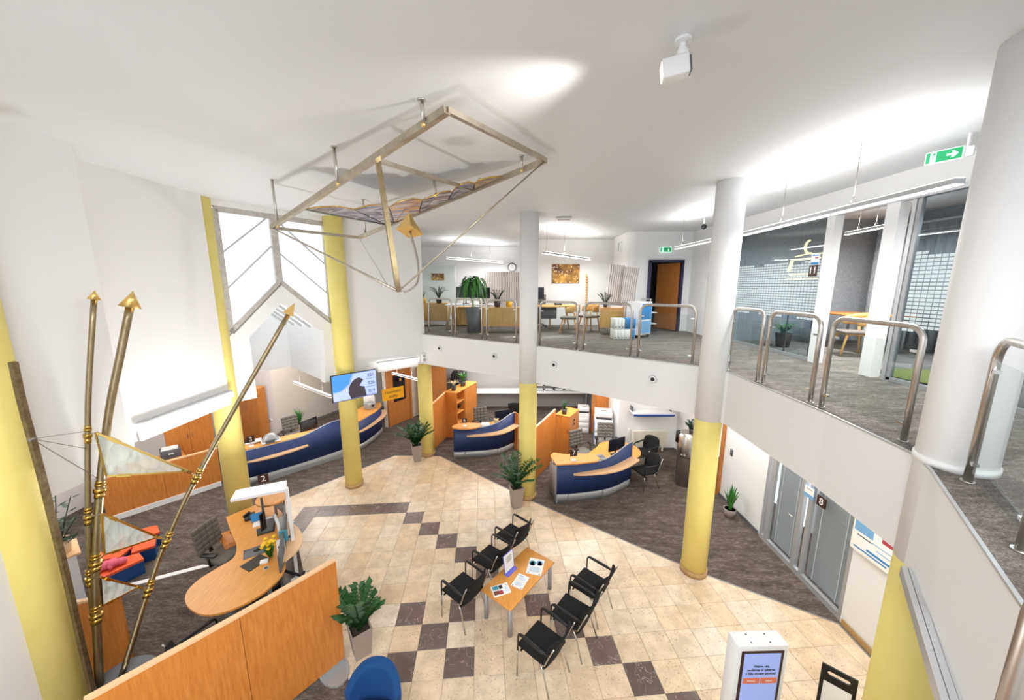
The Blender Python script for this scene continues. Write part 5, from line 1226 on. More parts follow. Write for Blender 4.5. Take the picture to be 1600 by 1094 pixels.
pendant('slim pendant lamp in front of the wood door with dark pane',(-3.96,11.57),(-2.92,10.74),2.2,3.0,up=6)
# hanging screen
TL=V((-4.16,7.98)); TR=V((-3.41,8.75)); ty=math.atan2(TR.y-TL.y,TR.x-TL.x); tc=(TL+TR)/2; TW=(TR-TL).length; nz=V((math.sin(ty),-math.cos(ty)))
t=thing('hanging_screen','flat queue screen showing 021, 020 and 019 on the tall yellow column','screen',(tc.x,tc.y,2.64))
X=Mx.Translation((tc.x,tc.y,2.68))@Mx.Rotation(ty,4,'Z')
put(B().m('black_plastic').rbox((0,0,0),(TW,.05,.645),bev=.006,seg=1,X=X),'housing',t)
put(B().m('screen_blue').box((0,-.0265,0),(TW-.03,.003,.615),X=X),'screen',t)
put(B().m('steel_dark').box((0,.03,0),(.2,.04,.2),X=X),'mount',t)
def disp(m,pts,k=-.0285,nm='display'):
    b=B().m(m); vs=[X@V((x,k,z)) for x,z in pts]; b.slab(vs,.0012); put(b,nm,t)
hw=TW/2-.015
disp('screen_pale',[(-hw,-.3),(hw,-.3),(hw,.3),(-hw+.5,.3),(-hw+.4,.05),(-hw+.2,-.08),(-hw,-.1)])
disp('screen_sky',[(-hw,-.08),(-hw+.2,-.06),(-hw+.37,.08),(-hw+.46,.3),(-hw,.3)],-.029)
disp('screen_dark',[(-.12+.0,-.3)]+[(.12+.29*math.cos(a),-.14+.33*math.sin(a)) for a in [PI*1.02-k*PI*.5/9 for k in range(10)]]+[(.2,.12),(.1,-.02),(.22,-.06),(.26,-.3)],-.0295)
for s,z in (('021',.2),('020',0),('019',-.2)):
    text(s,.11,X@Mx.Translation((hw-.13,-.0305,z))@Mx.Rotation(PI/2,4,'X'),'text_black',t); disp('text_black',[(hw-.27,z-.085),(hw-.03,z-.085),(hw-.03,z-.077),(hw-.27,z-.077)],-.030,'rule')
# yellow hanging sign
a=V((-3.42,9.10)); c=V((-2.98,9.52)); y_=math.atan2(c.y-a.y,c.x-a.x); m_=(a+c)/2
t=thing('hanging_sign','yellow hanging sign lettered for cash services before the wood door','sign',(m_.x,m_.y,2.2))
X=Mx.Translation((m_.x,m_.y,2.19))@Mx.Rotation(y_,4,'Z')
put(B().m('sign_yellow').box((0,0,0),((c-a).length,.012,.32),X=X),'board',t)
text('Hotovostní',.1,X@Mx.Translation((0,-.007,.055))@Mx.Rotation(PI/2,4,'X'),'text_black',t); text('služby',.1,X@Mx.Translation((0,-.007,-.07))@Mx.Rotation(PI/2,4,'X'),'text_black',t)
for s in (-1,1): put(B().m('steel_dark').tube([X@V((s*.25,0,.16)),X@V((s*.25,0,.72))],.004,5),'suspension_wire',t)
t=thing('wall_speaker','white box speaker at the wall corner above the short yellow column','speaker',(-2.44,9.85,3.0)); X=Mx.Translation((-2.46,9.93,3.06))@Mx.Rotation(R(10),4,'Z')
put(B().m('white_plastic').rbox((0,-.07,0),(.17,.1,.25),bev=.01,X=X),'housing',t)
for z in (-.05,.06): put(B().m('plinth_grey').tube([X@V((0,-.119,z)),X@V((0,-.124,z))],.045,16),'cone',t)
# round fascia nozzles
def fp(a,c,f): p=V(a).lerp(V(c),f); d=(V(c)-V(a)).normalized(); return p,V((d.y,-d.x))
for k,(a,c,x,z,l) in enumerate(((EDGE[0],EDGE[1],-1.95,3.38,'round air nozzle on the fascia, first from the wall corner'),(EDGE[0],EDGE[1],-.42,3.36,'round air nozzle on the fascia just before the slim column'),(EDGE[1],EDGE[2],.92,3.36,'round air nozzle on the fascia just past the slim column'),(EDGE[1],EDGE[2],2.55,3.38,'round air nozzle on the fascia nearest to the half-white column'))):
    f=(x-a[0])/(c[0]-a[0]); p,n_=fp(a,c,f); n3=V((n_.x,n_.y,0)); P_=V((p.x,p.y,z))
    t=thing('air_nozzle',l,'vent',P_,'round air nozzles')
    put(B().m('white_plastic').tube([P_,P_+n3*.02],.09,24),'ring',t); put(B().m('plinth_grey').tube([P_+n3*.02,P_+n3*.024],.075,24),'shaded_groove',t); put(B().m('white_plastic').tube([P_+n3*.024,P_+n3*.035],.066,24),'inner_ring',t)  # shading of the groove is put in as a grey ring
    put(B().m('text_black').tube([P_+n3*.035,P_+n3*.038],.036,20),'opening',t)
# ceiling floodlight
t=thing('floodlight','white swivelling floodlight on a round ceiling base above the hall','light',(1.06,2.53,ZC))
FX=Mx.Translation((1.07,2.55,ZC))@Mx.Scale(.72,4)
def fx(b,n):
    for v in b.bm.verts: v.co=FX@v.co
    put(b,n,t)
fx(B().m('white_plastic').lathe((0,0,-.03),[(.07,0),(.07,.03)],20),'ceiling_base'); fx(B().m('white_plastic').tube([(0,0,-.03),(0,0,-.1)],.03,10),'stem'); fx(B().m('white_plastic').sph((0,0,-.11),.05),'joint')
X=Mx.Translation((-.01,0,-.23))@Mx.Rotation(R(165),4,'Z')@Mx.Rotation(R(8),4,'Y')
fx(B().m('white_plastic').rbox((.04,0,0),(.22,.15,.16),bev=.015,X=X),'lamp_head'); fx(B().m('lamp_soft').box((.1525,0,0),(.004,.12,.12),X=X),'lens'); fx(B().m('lid_grey').rbox((-.08,0,0),(.015,.11,.12),bev=.005,X=X),'rear_grille')
# ---------------------------------------------------------------- gallery railings
RH=1.01
def rail(label,p,q,bend=.13,r=.024,clips=True):
    a=V((p[0],p[1],ZG)); c=V((q[0],q[1],ZG)); d=(c-a).normalized(); t=thing('railing_panel',label,'railing',(a+c)/2,'tube and glass railing panels')
    pts=[a]+[a+d*(bend-bend*math.cos(k*PI/12))+V((0,0,RH-r-bend+bend*math.sin(k*PI/12))) for k in range(7)]
    pts+=[c-d*(bend-bend*math.cos(k*PI/12))+V((0,0,RH-r-bend+bend*math.sin(k*PI/12))) for k in range(6,-1,-1)]+[c]
    put(B().m('steel').tube(pts,r,12),'tube_frame',t)
    put(B().m('rail_glass').slab([a+d*.045+V((0,0,.09)),c-d*.045+V((0,0,.09)),c-d*.045+V((0,0,.84)),a+d*.045+V((0,0,.84))],.012),'glass_pane',t)
    for p_,s in ((a,1),(c,-1)):
        for z in (.15,.78): put(B().m('chrome').bar(p_+d*s*.015+V((0,0,z)),p_+d*s*.075+V((0,0,z)),.03,.02),'glass_clamp',t)
        put(B().m('steel').tube([p_,p_+V((0,0,.012))],.036,14),'foot_flange',t)
def ins(p,q,k):   # keep posts a hand's width behind the slab edge
    return p
rail('gallery railing panel nearest to the white corner wall',(-2.30,9.96),(-1.58,9.39))
rail('gallery railing panel in the middle of the three before the oak cabinets',(-1.46,9.29),(-.74,8.83))
rail('gallery railing panel ending at the slim white column, cabinet side',(-.62,8.75),(.10,8.29))
rail('gallery railing panel starting at the slim white column, before the round oak table',(.62,7.93),(1.34,7.35))
rail('gallery railing panel before the binder boxes',(1.46,7.25),(2.22,6.64))
rail('gallery railing panel before the open brown door',(2.34,6.55),(3.06,5.97))
rail('short gallery railing panel right beside the thick white column and glass office',(3.42,5.55),(3.42,4.86))
rail('gallery railing panel in the middle of the run before the glass office',(3.42,4.74),(3.40,3.93))
rail('gallery railing panel ending at the nearest big white column',(3.40,3.78),(3.36,2.90))
rail('large railing panel in front of the nearest column foot',(3.10,2.25),(2.56,1.60),bend=.15)
rail('closest blurred railing tube at the very edge of the gallery',(.635,.365),(1.45,.38),bend=.07,r=.0175)
# ---------------------------------------------------------------- office glass wall
t=thing('office_glazing','large office glass wall with frosted brick dashes and sign 11','glass wall',(5.3,7.4,ZG)); t['kind']='structure'
put(B().m('office_glass').box((5.3,7.49,ZG+1.25),(.016,2.48,2.38)),'glass_pane',t)
b=B().m('plinth_grey')
for y in (8.72,6.27): b.box((5.3,y,ZG+1.25),(.05,.04,2.46))
b.box((5.3,7.49,ZG+.03),(.05,2.5,.06)); put(b,'glazing_frame',t)
put(B().m('office_glass').box((5.3,3.6,ZG+1.25),(.016,2.66,2.38)),'glass_pane',t)
b=B().m('plinth_grey'); b.box((5.3,4.9,ZG+1.25),(.05,.05,2.46)); b.box((5.3,3.6,ZG+.03),(.05,2.7,.06)); put(b,'glazing_frame',t)
def dashes(y0,y1,z0,z1,dy,dz):
    b=B().m('frost'); k=0; z=z0
    while z<z1:
        y=y0
        while y<y1-dy:
            hgt=dz*.72 if (z<z1-dz and z>z0+dz*.5) or (int(y*37)%3) else 0
            if hgt: 
                v=[b.bm.verts.new((5.288,yy,zz)) for yy,zz in ((y+dy*.06,z),(y+dy*.94,z),(y+dy*.94,z+hgt),(y+dy*.06,z+hgt))]; b.face(v)
            y+=dy
        z+=dz; k+=1
    return b
def frost():
    m=bpy.data.materials.new('frost'); m.use_nodes=True; nt=m.node_tree; nt.nodes.clear(); o=nn(nt,'ShaderNodeOutputMaterial'); mx=nn(nt,'ShaderNodeMixShader'); a=nn(nt,'ShaderNodeBsdfTransparent'); c=nn(nt,'ShaderNodeBsdfDiffuse'); mx.inputs[0].default_value=.72
    c.inputs[0].default_value=lin((214,224,226)); nt.links.new(a.outputs[0],mx.inputs[1]); nt.links.new(c.outputs[0],mx.inputs[2]); nt.links.new(mx.outputs[0],o.inputs[0]); M['frost']=m
frost()
put(dashes(6.3,8.68,ZG+.72,ZG+1.72,.075,.05),'frosted_dashes',t,kind='stuff')
put(dashes(2.3,4.86,ZG+.72,ZG+1.72,.075,.05),'frosted_dashes',t,kind='stuff')
t=thing('office_curtain','tall grey fabric curtain hanging at the rear of the glass office','curtain',(5.9,5.7,ZG))
b=B().m('curtain_grey'); shell(b,lambda u,v:(8.3+.03*math.sin(u*70),6.6+1.9*u,ZG+.01+2.55*v),60,2,.01); put(b,'cloth',t); put(B().m('alu').bar((8.3,6.55,ZG+2.58),(8.3,8.55,ZG+2.58),.04),'track',t)
wall_plate('number_sign','brown square sign with white 11 on the office glass','sign',(5.275,6.44,ZG+1.58),PY,.17,.19,'brown_sign','11',.17)
wall_plate('notice_sheet','small blue and white notice on the office glass above sign 11','notice',(5.275,6.42,ZG+1.78),PY,.17,.20,'paper',extra=(('cyan_book',0,-.075,.16,.04),('paper_blue',0,.06,.14,.02),('paper_red',.03,.02,.06,.02)))
# glowing emblem added behind the glass, standing in for a sign's reflection
t=thing('reflected_emblem','glowing crescent and castle shape added for a sign reflected in the office glass','sign',(5.6,6.8,ZG+1.9))
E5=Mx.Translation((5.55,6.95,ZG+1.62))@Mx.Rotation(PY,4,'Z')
b=B().m('reflection_glow'); 
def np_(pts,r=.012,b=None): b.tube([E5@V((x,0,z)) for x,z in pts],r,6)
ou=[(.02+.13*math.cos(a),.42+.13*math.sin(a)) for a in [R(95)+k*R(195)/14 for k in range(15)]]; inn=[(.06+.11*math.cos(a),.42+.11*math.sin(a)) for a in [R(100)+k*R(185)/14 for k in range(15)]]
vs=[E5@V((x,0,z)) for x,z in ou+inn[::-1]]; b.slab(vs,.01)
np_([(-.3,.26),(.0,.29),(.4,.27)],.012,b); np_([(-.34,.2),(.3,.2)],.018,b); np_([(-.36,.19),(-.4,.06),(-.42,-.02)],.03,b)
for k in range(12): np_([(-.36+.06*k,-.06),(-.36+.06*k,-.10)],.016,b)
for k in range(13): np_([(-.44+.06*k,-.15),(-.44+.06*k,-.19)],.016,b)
put(b,'reflection_shape',t)
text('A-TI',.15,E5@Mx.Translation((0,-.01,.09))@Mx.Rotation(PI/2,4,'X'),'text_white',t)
b=B().m('steel_dark').bar(E5@V((-.5,.02,-.25)),E5@V((.5,.02,-.25)),.03)
b.bar(E5@V((-.3,.02,-.25)),E5@V((-.3,.02,.3)),.015); b.bar(E5@V((.3,.02,-.25)),E5@V((.3,.02,.3)),.015)
for x in(-.3,.3): b.bar(E5@V((x,.02,-.25)),V(((E5@V((x,.02,0))).x,(E5@V((x,.02,0))).y,ZG)),.02)
put(b,'support_frame',t)
def wood_armchair(label,group=None):
    t=thing('wooden_armchair',label,'chair',(0,0,0),group)
    put(B().m('grey_fabric').rbox((0,0,.45),(.46,.46,.05),bev=.02),'seat',t)
    b=B().m('oak'); shell(b,lambda u,v:(.27*math.cos(PI*.42+PI*1.16*u),.29*math.sin(PI*.42+PI*1.16*u),.58+(.24-.1*abs(2*u-1)**2)*v),16,3,.02); put(b,'backrest',t)
    for sx,sy in ((1,1),(1,-1),(-1,1),(-1,-1)): put(B().m('oak').tube([(sx*.15,sy*.17,.60 if sx<0 else .44),(sx*.24,sy*.23,0)],.024,8,.016),'leg',t)
    put(B().m('oak').rbox((0,0,.415),(.4,.4,.03),bev=.008),'seat_frame',t); return t
wa=wood_armchair('oak armchair inside the glass office, seen through its doorway'); wa.location=(6.55,6.85,ZG); wa.rotation_euler=(0,0,R(160))
dup(wa,(1.62,10.1,ZG),R(160),'oak armchair with a pale seat in front of the round gallery table')
dup(wa,(2.25,10.52,ZG),R(200),'oak armchair half hidden behind the first, at the round gallery table')
t=thing('office_table','wood office table with grey legs inside the glass office','table',(6.9,6.4,ZG)); put(B().m('door_wood').rbox((7.3,7.6,ZG+.73),(1.0,1.4,.03),bev=.006),'tabletop',t)
for sx in(-1,1):
    for sy in(-1,1): put(B().m('plinth_grey').tube([(7.3+sx*.4,7.6+sy*.6,ZG),(7.3+sx*.4,7.6+sy*.6,ZG+.715)],.025,10),'leg',t)
t=thing('potted_plant','arching plant on the floor behind the frosted office glass','plant',(5.95,7.8,ZG)); round_pot(t,(5.95,7.8,ZG),.12,.16,.3,'dark_pot'); blade_plant(t,(5.95,7.8,ZG+.28),26,.5,.5,.045,'leaf_bright',rn,False,.6)
t=thing('round_rug','olive green round rug inside the near end of glass office','rug',(6.1,5.0,ZG)); put(B().m('olive_rug').prism(pol(28,.6,(6.15,5.0)),ZG,ZG+.02),'pile',t); put(B().m('text_black').prism(pol(28,.62,(6.15,5.0)),ZG,ZG+.008),'binding',t)
# exit sign by the near column
t=thing('exit_sign','large green exit sign with a running figure and arrow above the glass office','exit sign',(4.6,4.05,6.4))
X=Mx.Translation((4.55,4.08,6.385))@Mx.Rotation(R(-62),4,'Z')
put(B().m('sign_light').rbox((0,0,0),(.27,.022,.125),bev=.006,seg=1,X=X),'housing',t)
def run_sign(t,X,w,h,k,arrow='right'):
    f=lambda pts,m,nm:put(B().m(m).slab([X@V((x*w,k,z*h)) for x,z in pts],.002),nm,t)
    f([(-.47,-.42),(.47,-.42),(.47,.42),(-.47,.42)],'green_sign','green_field')
    k-=.0022
    f([(-.36,-.42),(-.2,-.42),(-.2,.42),(-.36,.42)],'sign_light','door_symbol')
    if arrow=='right': f([(.08,-.08),(.24,-.08),(.18,-.26),(.26,-.26),(.38,0),(.26,.26),(.18,.26),(.24,.08),(.08,.08)],'sign_light','arrow')
    else: f([(.2,.26),(.26,.26),(.26,-.02),(.33,-.02),(.23,-.28),(.13,-.02),(.2,-.02)],'sign_light','arrow')
    k-=.0022
    b=B().m('green_sign'); P_=lambda x,z:X@V((x*w,k,z*h))
    for a,c in (((-.27,.12),(-.29,-.1)),((-.29,-.1),(-.24,-.2)),((-.24,-.2),(-.26,-.36)),((-.29,-.1),(-.33,-.22)),((-.33,-.22),(-.36,-.24)),((-.27,.1),(-.22,.02)),((-.27,.1),(-.33,.02))): b.bar(P_(*a),P_(*c),w*.025,.002)
    b.tube([X@V((-.26*w,k,.24*h)),X@V((-.26*w,k-.002,.24*h))],h*.09,12); put(b,'running_figure',t)
run_sign(t,X,.27,.125,-.0125)
put(B().m('white_plastic').rbox((.17,.02,0),(.06,.03,.1),bev=.008,X=X),'bracket',t); put(B().m('white_plastic').bar(X@V((.15,.02,.04)),V((X@V((.15,.02,0))).xy.to_3d())+V((0,0,ZC)),.02),'hanger',t)
t=thing('exit_sign','small green exit sign with a down arrow over the brown gallery door','exit sign',(4.4,10.58,6.06)); X=Mx.Translation((4.38,10.575,6.055))
put(B().m('sign_light').rbox((0,0,0),(.33,.03,.14),bev=.004,seg=1,X=X),'housing',t); run_sign(t,X,.33,.14,-.0165,'down')
# ---------------------------------------------------------------- gallery furniture
pendant('long pendant lamp hanging in front of the office glass wall',(3.74,3.2),(3.9,6.3),5.90,ZC,(.33,.7),.09,up=20,down=40)
pendant('pendant lamp near the brown gallery door, beyond the thick column',(3.95,6.75),(3.92,8.9),5.93,ZC,(.2,.85),up=10,down=34)
pendant('pendant lamp in front of the gold picture',(.78,9.3),(2.44,11.6),5.87,ZC,(.06,.4),up=16,down=46)
pendant('pendant lamp at the far end near the wall clock',(-2.1,11.9),(-.36,14.0),5.93,ZC,(.4,.75),up=16,down=46)
pendant('short pendant lamp hanging inside the glass office, seen through its doorway',(6.5,6.45),(6.7,7.5),6.07,ZC,(.3,.7),up=14,down=80)
pendant('pendant lamp inside the near end of the glass office',(6.7,3.6),(6.8,5.2),6.07,ZC,(.3,.7),up=14,down=80)
d1=V((4.85,10.64)); 
t=thing('door_4','open brown wood door in a dark blue frame, on the gallery','door',(4.4,10.6,ZG)); t['kind']='structure'
b=B().m('blue_foam_dark') if 'blue_foam_dark' in M else B().m(mat('blue_foam_dark',(34,36,70),.5).name)
for x in (3.96,4.89): b.box((x,10.64,ZG+1.01),(.07,.24,2.02))
b.box((4.425,10.64,ZG+2.02),(1.0,.24,.07)); put(b,'door_frame',t)
put(B().m('door_wood').box((4.70,11.02,ZG+1.0),(.045,.86,1.96),R(22)),'leaf',t)
put(B().m('chrome').tube([(4.50,11.32,ZG+1.0),(4.44,11.3,ZG+1.0),(4.47,11.2,ZG+1.0)],.012),'handle',t)
def gold_pic(label,x,y,z,w,h):
    t=thing('wall_picture',label,'picture',(x,y,z)); put(B().m('gold').box((x,y,z),(w,.03,h)),'stretcher',t); o=put(B().m('star_print').box((0,0,0),(w,.004,h)),'print',t); o.matrix_basis=Mx.Translation((x,y-.018,z)); return t
gold_pic('square golden picture of glittering lights on the white gallery wall',1.81,12.37,5.45,.92,.62)
gold_pic('small golden panel standing in for a picture reflected in the framed glass screen',-2.95,14.57,5.4,.5,.26)  # extra print put in for the gold picture's reflection
t=thing('wall_clock','round white wall clock with black hands above the wavy panel','clock',(0,14.55,5.76)); 
put(B().m('black_plastic').tube([(.0,14.59,5.77),(.0,14.54,5.77)],.165,28),'rim',t); put(B().m('paper').tube([(.0,14.541,5.76),(.0,14.538,5.76)],.14,28),'dial',t)
put(B().m('text_black').bar((0,14.535,5.76),(.07,14.535,5.74),.015,.003).bar((0,14.535,5.76),(-.02,14.535,5.86),.012,.003),'hands',t)
b=B().m('text_black')
for k in range(12): b.bar((.12*math.cos(k*PI/6),14.536,5.76+.12*math.sin(k*PI/6)),(.135*math.cos(k*PI/6),14.536,5.76+.135*math.sin(k*PI/6)),.008,.003)
put(b,'hour_marks',t)
t=thing('glass_screen','framed glass partition screen in the far corner of the gallery','screen',(-2.9,13.9,ZG))
b=B().m('alu'); b.bar((-2.1,13.6,ZG),(-2.1,13.6,ZG+2.1),.06); b.bar((-3.7,13.6,ZG+2.1),(-2.07,13.6,ZG+2.1),.06); put(b,'frame',t); put(B().m('rail_glass').box((-2.9,13.6,ZG+1.05),(1.55,.012,2.05)),'glass_pane',t)
def wave(label,c,w,h,rz,z=ZG+.02,tilt=0):
    t=thing('wavy_screen',label,'screen',(c[0],c[1],z),'wavy cut screens'); X=Mx.Translation((c[0],c[1],z+h/2))@Mx.Rotation(rz,4,'Z')@Mx.Rotation(tilt,4,'Y')
    o=put(B().m('wavy_panel').box((0,0,0),(w,.03,h)),'panel',t); o.matrix_basis=X
    put(B().m('plinth_grey').box((c[0],c[1],z-.005),(w*.8,.3,.03),rz),'foot',t)
wave('wide wavy cut screen beside the slim white column',(-.45,13.1),1.5,1.80,0)
wave('narrow wavy cut screen standing left in the pair by the pier',(2.98,10.62),.42,1.9,R(-4),tilt=R(4))
wave('second narrow wavy screen of the pair, closest to the pier',(3.0+.62,10.55-.1),.5,1.9,R(4),tilt=R(5)) if False else wave('second narrow wavy screen of the pair, closest to the pier',(3.33,10.45),.40,1.82,R(-2),tilt=R(5))
def sideboard(label,c,w,d,h,rz,legs=.18):
    t=thing('sideboard',label,'cabinet',(c[0],c[1],ZG),'light oak gallery sideboards'); X=Mx.Translation((c[0],c[1],ZG))@Mx.Rotation(rz,4,'Z')
    put(B().m('oak').box((0,0,legs+(h-legs)/2),(w,d,h-legs),X=X),'carcass',t); put(B().m('oak').box((0,0,h+.01),(w+.02,d+.02,.02),X=X),'top',t)
    for k in range(2): put(B().m('oak').box((-w/4+k*w/2,-d/2-.008,legs+(h-legs)/2),(w/2-.008,.016,h-legs-.02),X=X),'door',t)
    for sx in(-1,1):
        for sy in(-1,1): put(B().m('plinth_grey').tube([X@V((sx*(w/2-.06),sy*(d/2-.05),0)),X@V((sx*(w/2-.06),sy*(d/2-.05),legs))],.014,8),'leg',t)
sideboard('light oak sideboard in the far corner with a spidery plant on it',(-2.72,12.2),1.1,.42,.74,R(2))
sideboard('light oak sideboard right before the slim column and wide wavy screen',(-.25,10.35),1.25,.42,.70,R(-6))
sideboard('light oak sideboard below the narrow wavy screens',(2.75,9.95),.62,.42,.72,R(-12))
t=thing('oak_box_unit','small boxy oak drawer unit under the far desk','cabinet',(-1.6,12.3,ZG)); put(B().m('oak').rbox((-1.62,12.3,ZG+.33),(.62,.6,.6),R(30),.01),'carcass',t); put(B().m('oak').box((-1.45,11.99,ZG+.33),(.56,.016,.54),R(30)),'door',t)
for s in (-1,1): put(B().m('plinth_grey').box((-1.62+s*.2,12.3+s*.1,ZG+.015),(.08,.3,.03),R(30)),'foot',t)
t=thing('far_desk','white far gallery desk with oak legs and computer','desk',(-1.5,11.6,ZG)); put(B().m('white_plastic').box((-1.35,11.7,ZG+.73),(1.5,.7,.03)),'desk_top',t)
for x in(-2.05,-.66):
    for y in(11.4,12.0): put(B().m('oak').tube([(x,y,ZG),(x+(.1 if x<-1.5 else -.1),y,ZG+.715)],.025,8),'leg',t)
monitor('black monitor on the white far gallery desk under the big plant',(-1.5,11.8),R(5),ZG+.745,.62,.36,zc=ZG+1.12)
monitor('second black monitor half hidden by the hanging leaves of the big plant',(-.95,11.75),R(-8),ZG+.745,.5,.34,zc=ZG+1.1)
t=thing('tall_planter','tall dark grey planter with a drooping dracaena by the gallery railing','plant',(-1.1,10.3,ZG))
b=B().m('lid_grey').lathe((-1.1,10.3,ZG),[(.19,0),(.23,.72),(.2,.72),(.2,.66)],24); put(b,'pot',t); put(B().m('soil').lathe((-1.1,10.3,ZG+.6),[(.195,.0),(.19,.06)],20),'soil',t)
put(B().m('leaf_dry').tube([(-1.1,10.3,ZG+.65),(-1.12,10.3,ZG+1.0),(-1.1,10.3,ZG+1.45)],.025,8),'stem',t)
for k in range(34):
    a=k*2.4; b=B().m('leaf_bright' if k%3 else 'leaf'); o=V((math.cos(a),math.sin(a),0)); s=V((-o.y,o.x,0)); base=V((-1.1,10.3,ZG+1.25+.3*(k/34))); last=None; L_=.50+.14*((k*7)%5)/4
    for i in range(6):
        f=i/5; p=base+o*(L_*.75*math.sin(f*1.5))+V((0,0,L_*(.9*f-1.75*f*f))); w_=.10*math.sin(PI*min(.98,f+.08))**.8+.003
        r_=[b.bm.verts.new(p+s*w_/2),b.bm.verts.new(p-s*w_/2)]
        if last: b.face([last[0],last[1],r_[1],r_[0]],True)
        last=r_
    put(b,'leaf',t)
pot_plant('spidery arching plant on the oak sideboard in the far corner',(-2.42,12.0,ZG+.76),'dark_pot',.11,.18,'blade',34,.8,.75,'leaf_dark',.025,bend=.6)
pot_plant('small plant in a yellow pot at the wall end of the far sideboard',(-2.95,12.05,ZG+.76),'yellow_pot',.1,.18,'blade',14,.3,.1,'leaf_bright',.03,bend=.1)
pot_plant('small bushy plant in a dark pot on the near oak sideboard',(-.42,10.35,ZG+.72),'dark_pot',.1,.18,'zz',9,.38,.2,'leaf_dark')
t=thing('flower_pot','empty yellow pot on the near oak sideboard beside the slim column','pot',(-.08,10.35,ZG+.72)); round_pot(t,(-.08,10.35,ZG+.72),.075,.1,.17,'yellow_pot')
t=thing('round_table','oval light oak meeting table with a grey skirt on the gallery','table',(1.25,10.6,ZG)); put(B().m('oak').prism(pol(30,.85,(1.2,10.9),0,2*PI,.62,R(25)),ZG+.72,ZG+.75),'tabletop',t)
put(B().m('lid_grey').ribbon(along([(.55,10.75),(.75,10.52),(1.05,10.45),(1.3,10.5)],12),[ZG+.38]*12,[ZG+.72]*12,.02),'modesty_screen',t)
for x,y in ((.75,10.8),(1.65,11.1),(1.2,11.35)): put(B().m('oak').tube([(x,y,ZG+.72),(x+(x-1.2)*.25,y,ZG)],.03,8,.02),'leg',t)
dup(oc,(.85,11.75,ZG),R(-100),'grey office chair on the gallery behind the oval oak table')
monitor('black monitor on the oval gallery table beside the slim column',(.75,11.15),R(20),ZG+.75,.5,.36,zc=ZG+1.1)
t=thing('desk_phone','black telephone on the oval gallery table','telephone',(1.4,11.0,ZG+.75)); put(B().m('black_plastic').rbox((1.4,11.0,ZG+.775),(.22,.18,.05),bev=.015),'base',t); put(B().m('black_plastic').tube([(1.31,10.95,ZG+.81),(1.31,11.08,ZG+.81)],.022,8),'handset',t)
t=thing('ornamental_post','tall gold ornamental post leaning at the gallery wall by the picture','post',(2.45,12.2,ZG)); b=B().m('gold').bar((2.55,12.25,ZG),(2.5,12.33,ZG+1.72),.09,.03); put(b,'post',t); b=B().m('door_wood')
for k in range(14): b.box((2.515,12.285,ZG+.5+.085*k),(.05,.03,.04))
put(b,'ornament',t,kind='stuff'); put(B().m('door_wood').box((2.55,12.25,ZG+.01),(.16,.1,.02)),'foot',t)
pot_plant('small silvery plant on the sideboard below the narrow wavy screens',(2.58,10.0,ZG+.74),'dark_pot',.06,.1,'zz',8,.36,.18,'leaf_dark')
t=thing('paper_stack','papers and a brown box lying on the sideboard by the binder boxes','papers',(2.9,9.9,ZG+.74)); put(B().m('paper').box((2.85,9.9,ZG+.765),(.3,.2,.05),R(-10)),'papers',t); put(B().m('paper_brown').box((2.98,9.95,ZG+.8),(.08,.12,.12),R(-10)),'brown_box',t)
for i in range(2):
    for k in range(2):
        x=2.67+.27*i; z=ZG+.26*k; bl=(i==1)
        t=thing('binder_box',['white','white','white','blue'][i*2+k]+' binder box, '+['lower one farther from the trolley','upper one farther from the trolley','lower one close to the trolley','upper one close to the trolley'][i*2+k],'box',(x,9.02,z),'binder boxes on the gallery carpet')
        put(B().m('cyan_book' if i and k else 'white_plastic').rbox((x,9.06,z+.13),(.265,.33,.255),bev=.004,seg=1),'carton',t)
        for q in range(3): put(B().m('cyan_book' if i and k else ('paper' if q<2 or not i else 'cyan_book')).rbox((x-.085+.085*q,8.893,z+.13),(.08,.012,.245),bev=.003,seg=1),'spine',t); put(B().m('text_black').tube([(x-.085+.085*q,8.886,z+.05),(x-.085+.085*q,8.884,z+.05)],.014,10),'finger_hole',t)
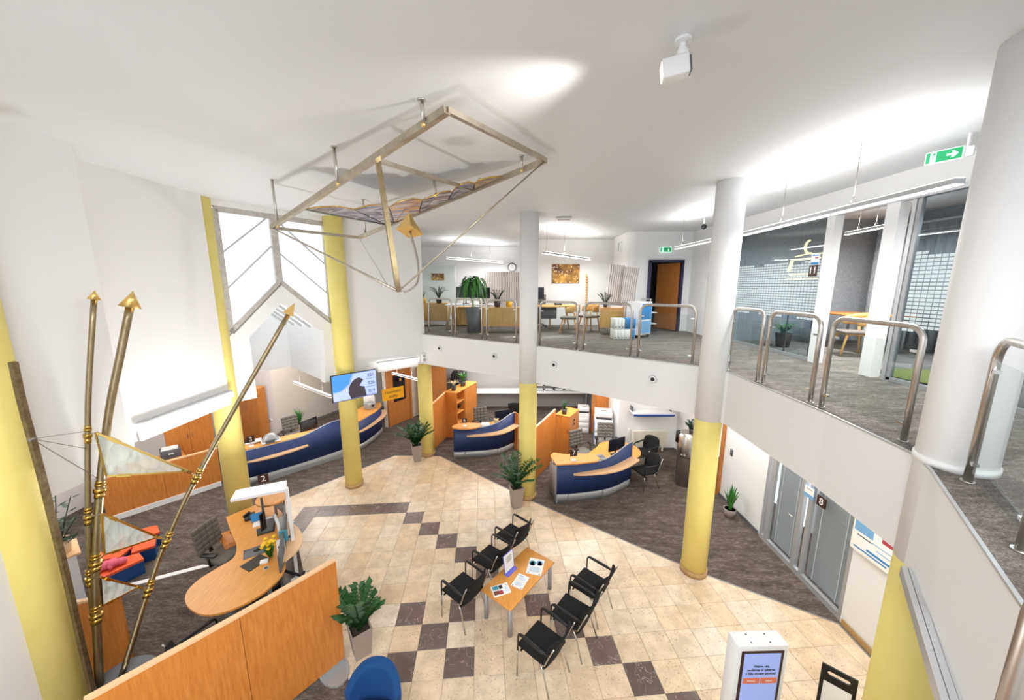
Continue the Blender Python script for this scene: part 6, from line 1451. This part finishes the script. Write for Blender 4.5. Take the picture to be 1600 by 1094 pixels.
t=thing('file_trolley','white and blue wheeled file trolley beside the binder boxes','trolley',(3.28,9.35,ZG)); X=Mx.Translation((3.3,9.35,ZG))@Mx.Rotation(R(38),4,'Z')
put(B().m('white_plastic').rbox((0,0,.50),(.5,.42,.84),bev=.01,X=X),'cabinet_body',t); put(B().m('cyan_book').box((0,-.215,.68),(.42,.015,.40),X=X),'blue_front',t); put(B().m('paper_blue').box((0,-.215,.28),(.42,.015,.32),X=X),'drawer',t)
for sx in(-1,1):
    for sy in(-1,1): put(B().m('black_plastic').tube([X@V((sx*.2-.0,sy*.16-.015,.04)),X@V((sx*.2,sy*.16+.015,.04))],.04,12),'caster',t)
put(B().m('chrome').tube([X@V((.24,-.15,.93)),X@V((.3,-.15,.98)),X@V((.3,.15,.98)),X@V((.24,.15,.93))],.01),'push_handle',t)
t=thing('smoke_detector','white smoke detector on the ceiling before the slim column','detector',(1.17,8.5,ZC)); put(B().m('white_plastic').rbox((1.17,8.5,ZC-.03),(.36,.12,.05),R(-5),.015),'housing',t); put(B().m('lid_grey').box((1.17,8.5,ZC-.057),(.28,.04,.006),R(-5)),'lens',t)
t=thing('wall_speaker','tall white speaker on the rounded pier beside the brown door','speaker',(3.27,11.2,6.2)); put(B().m('white_plastic').rbox((3.26,11.2,6.2),(.09,.13,.3),bev=.01),'housing',t); put(B().m('plinth_grey').rbox((3.212,11.2,6.2),(.01,.1,.24),bev=.004,seg=1),'grille',t)
t=thing('security_camera','small dark security camera beside the thick white column','camera',(4.4,8.6,6.35)); put(B().m('white_plastic').tube([(4.35,8.5,ZC),(4.35,8.5,6.4)],.02,8),'stem',t); put(B().m('black_plastic').sph((4.35,8.5,6.36),.06),'dome',t)
t=thing('tall_glass_case','small glass display case behind the file trolley','case',(3.75,9.9,ZG)); put(B().m('clear_plastic').rbox((3.8,9.95,ZG+.5),(.35,.35,.96),bev=.006,seg=1),'glass_case',t); put(B().m('lid_grey').box((3.8,9.95,ZG+.02),(.38,.38,.04)),'base',t)
for z in(.3,.6): put(B().m('white_plastic').box((3.8,9.95,ZG+z),(.3,.3,.02)),'shelf',t)
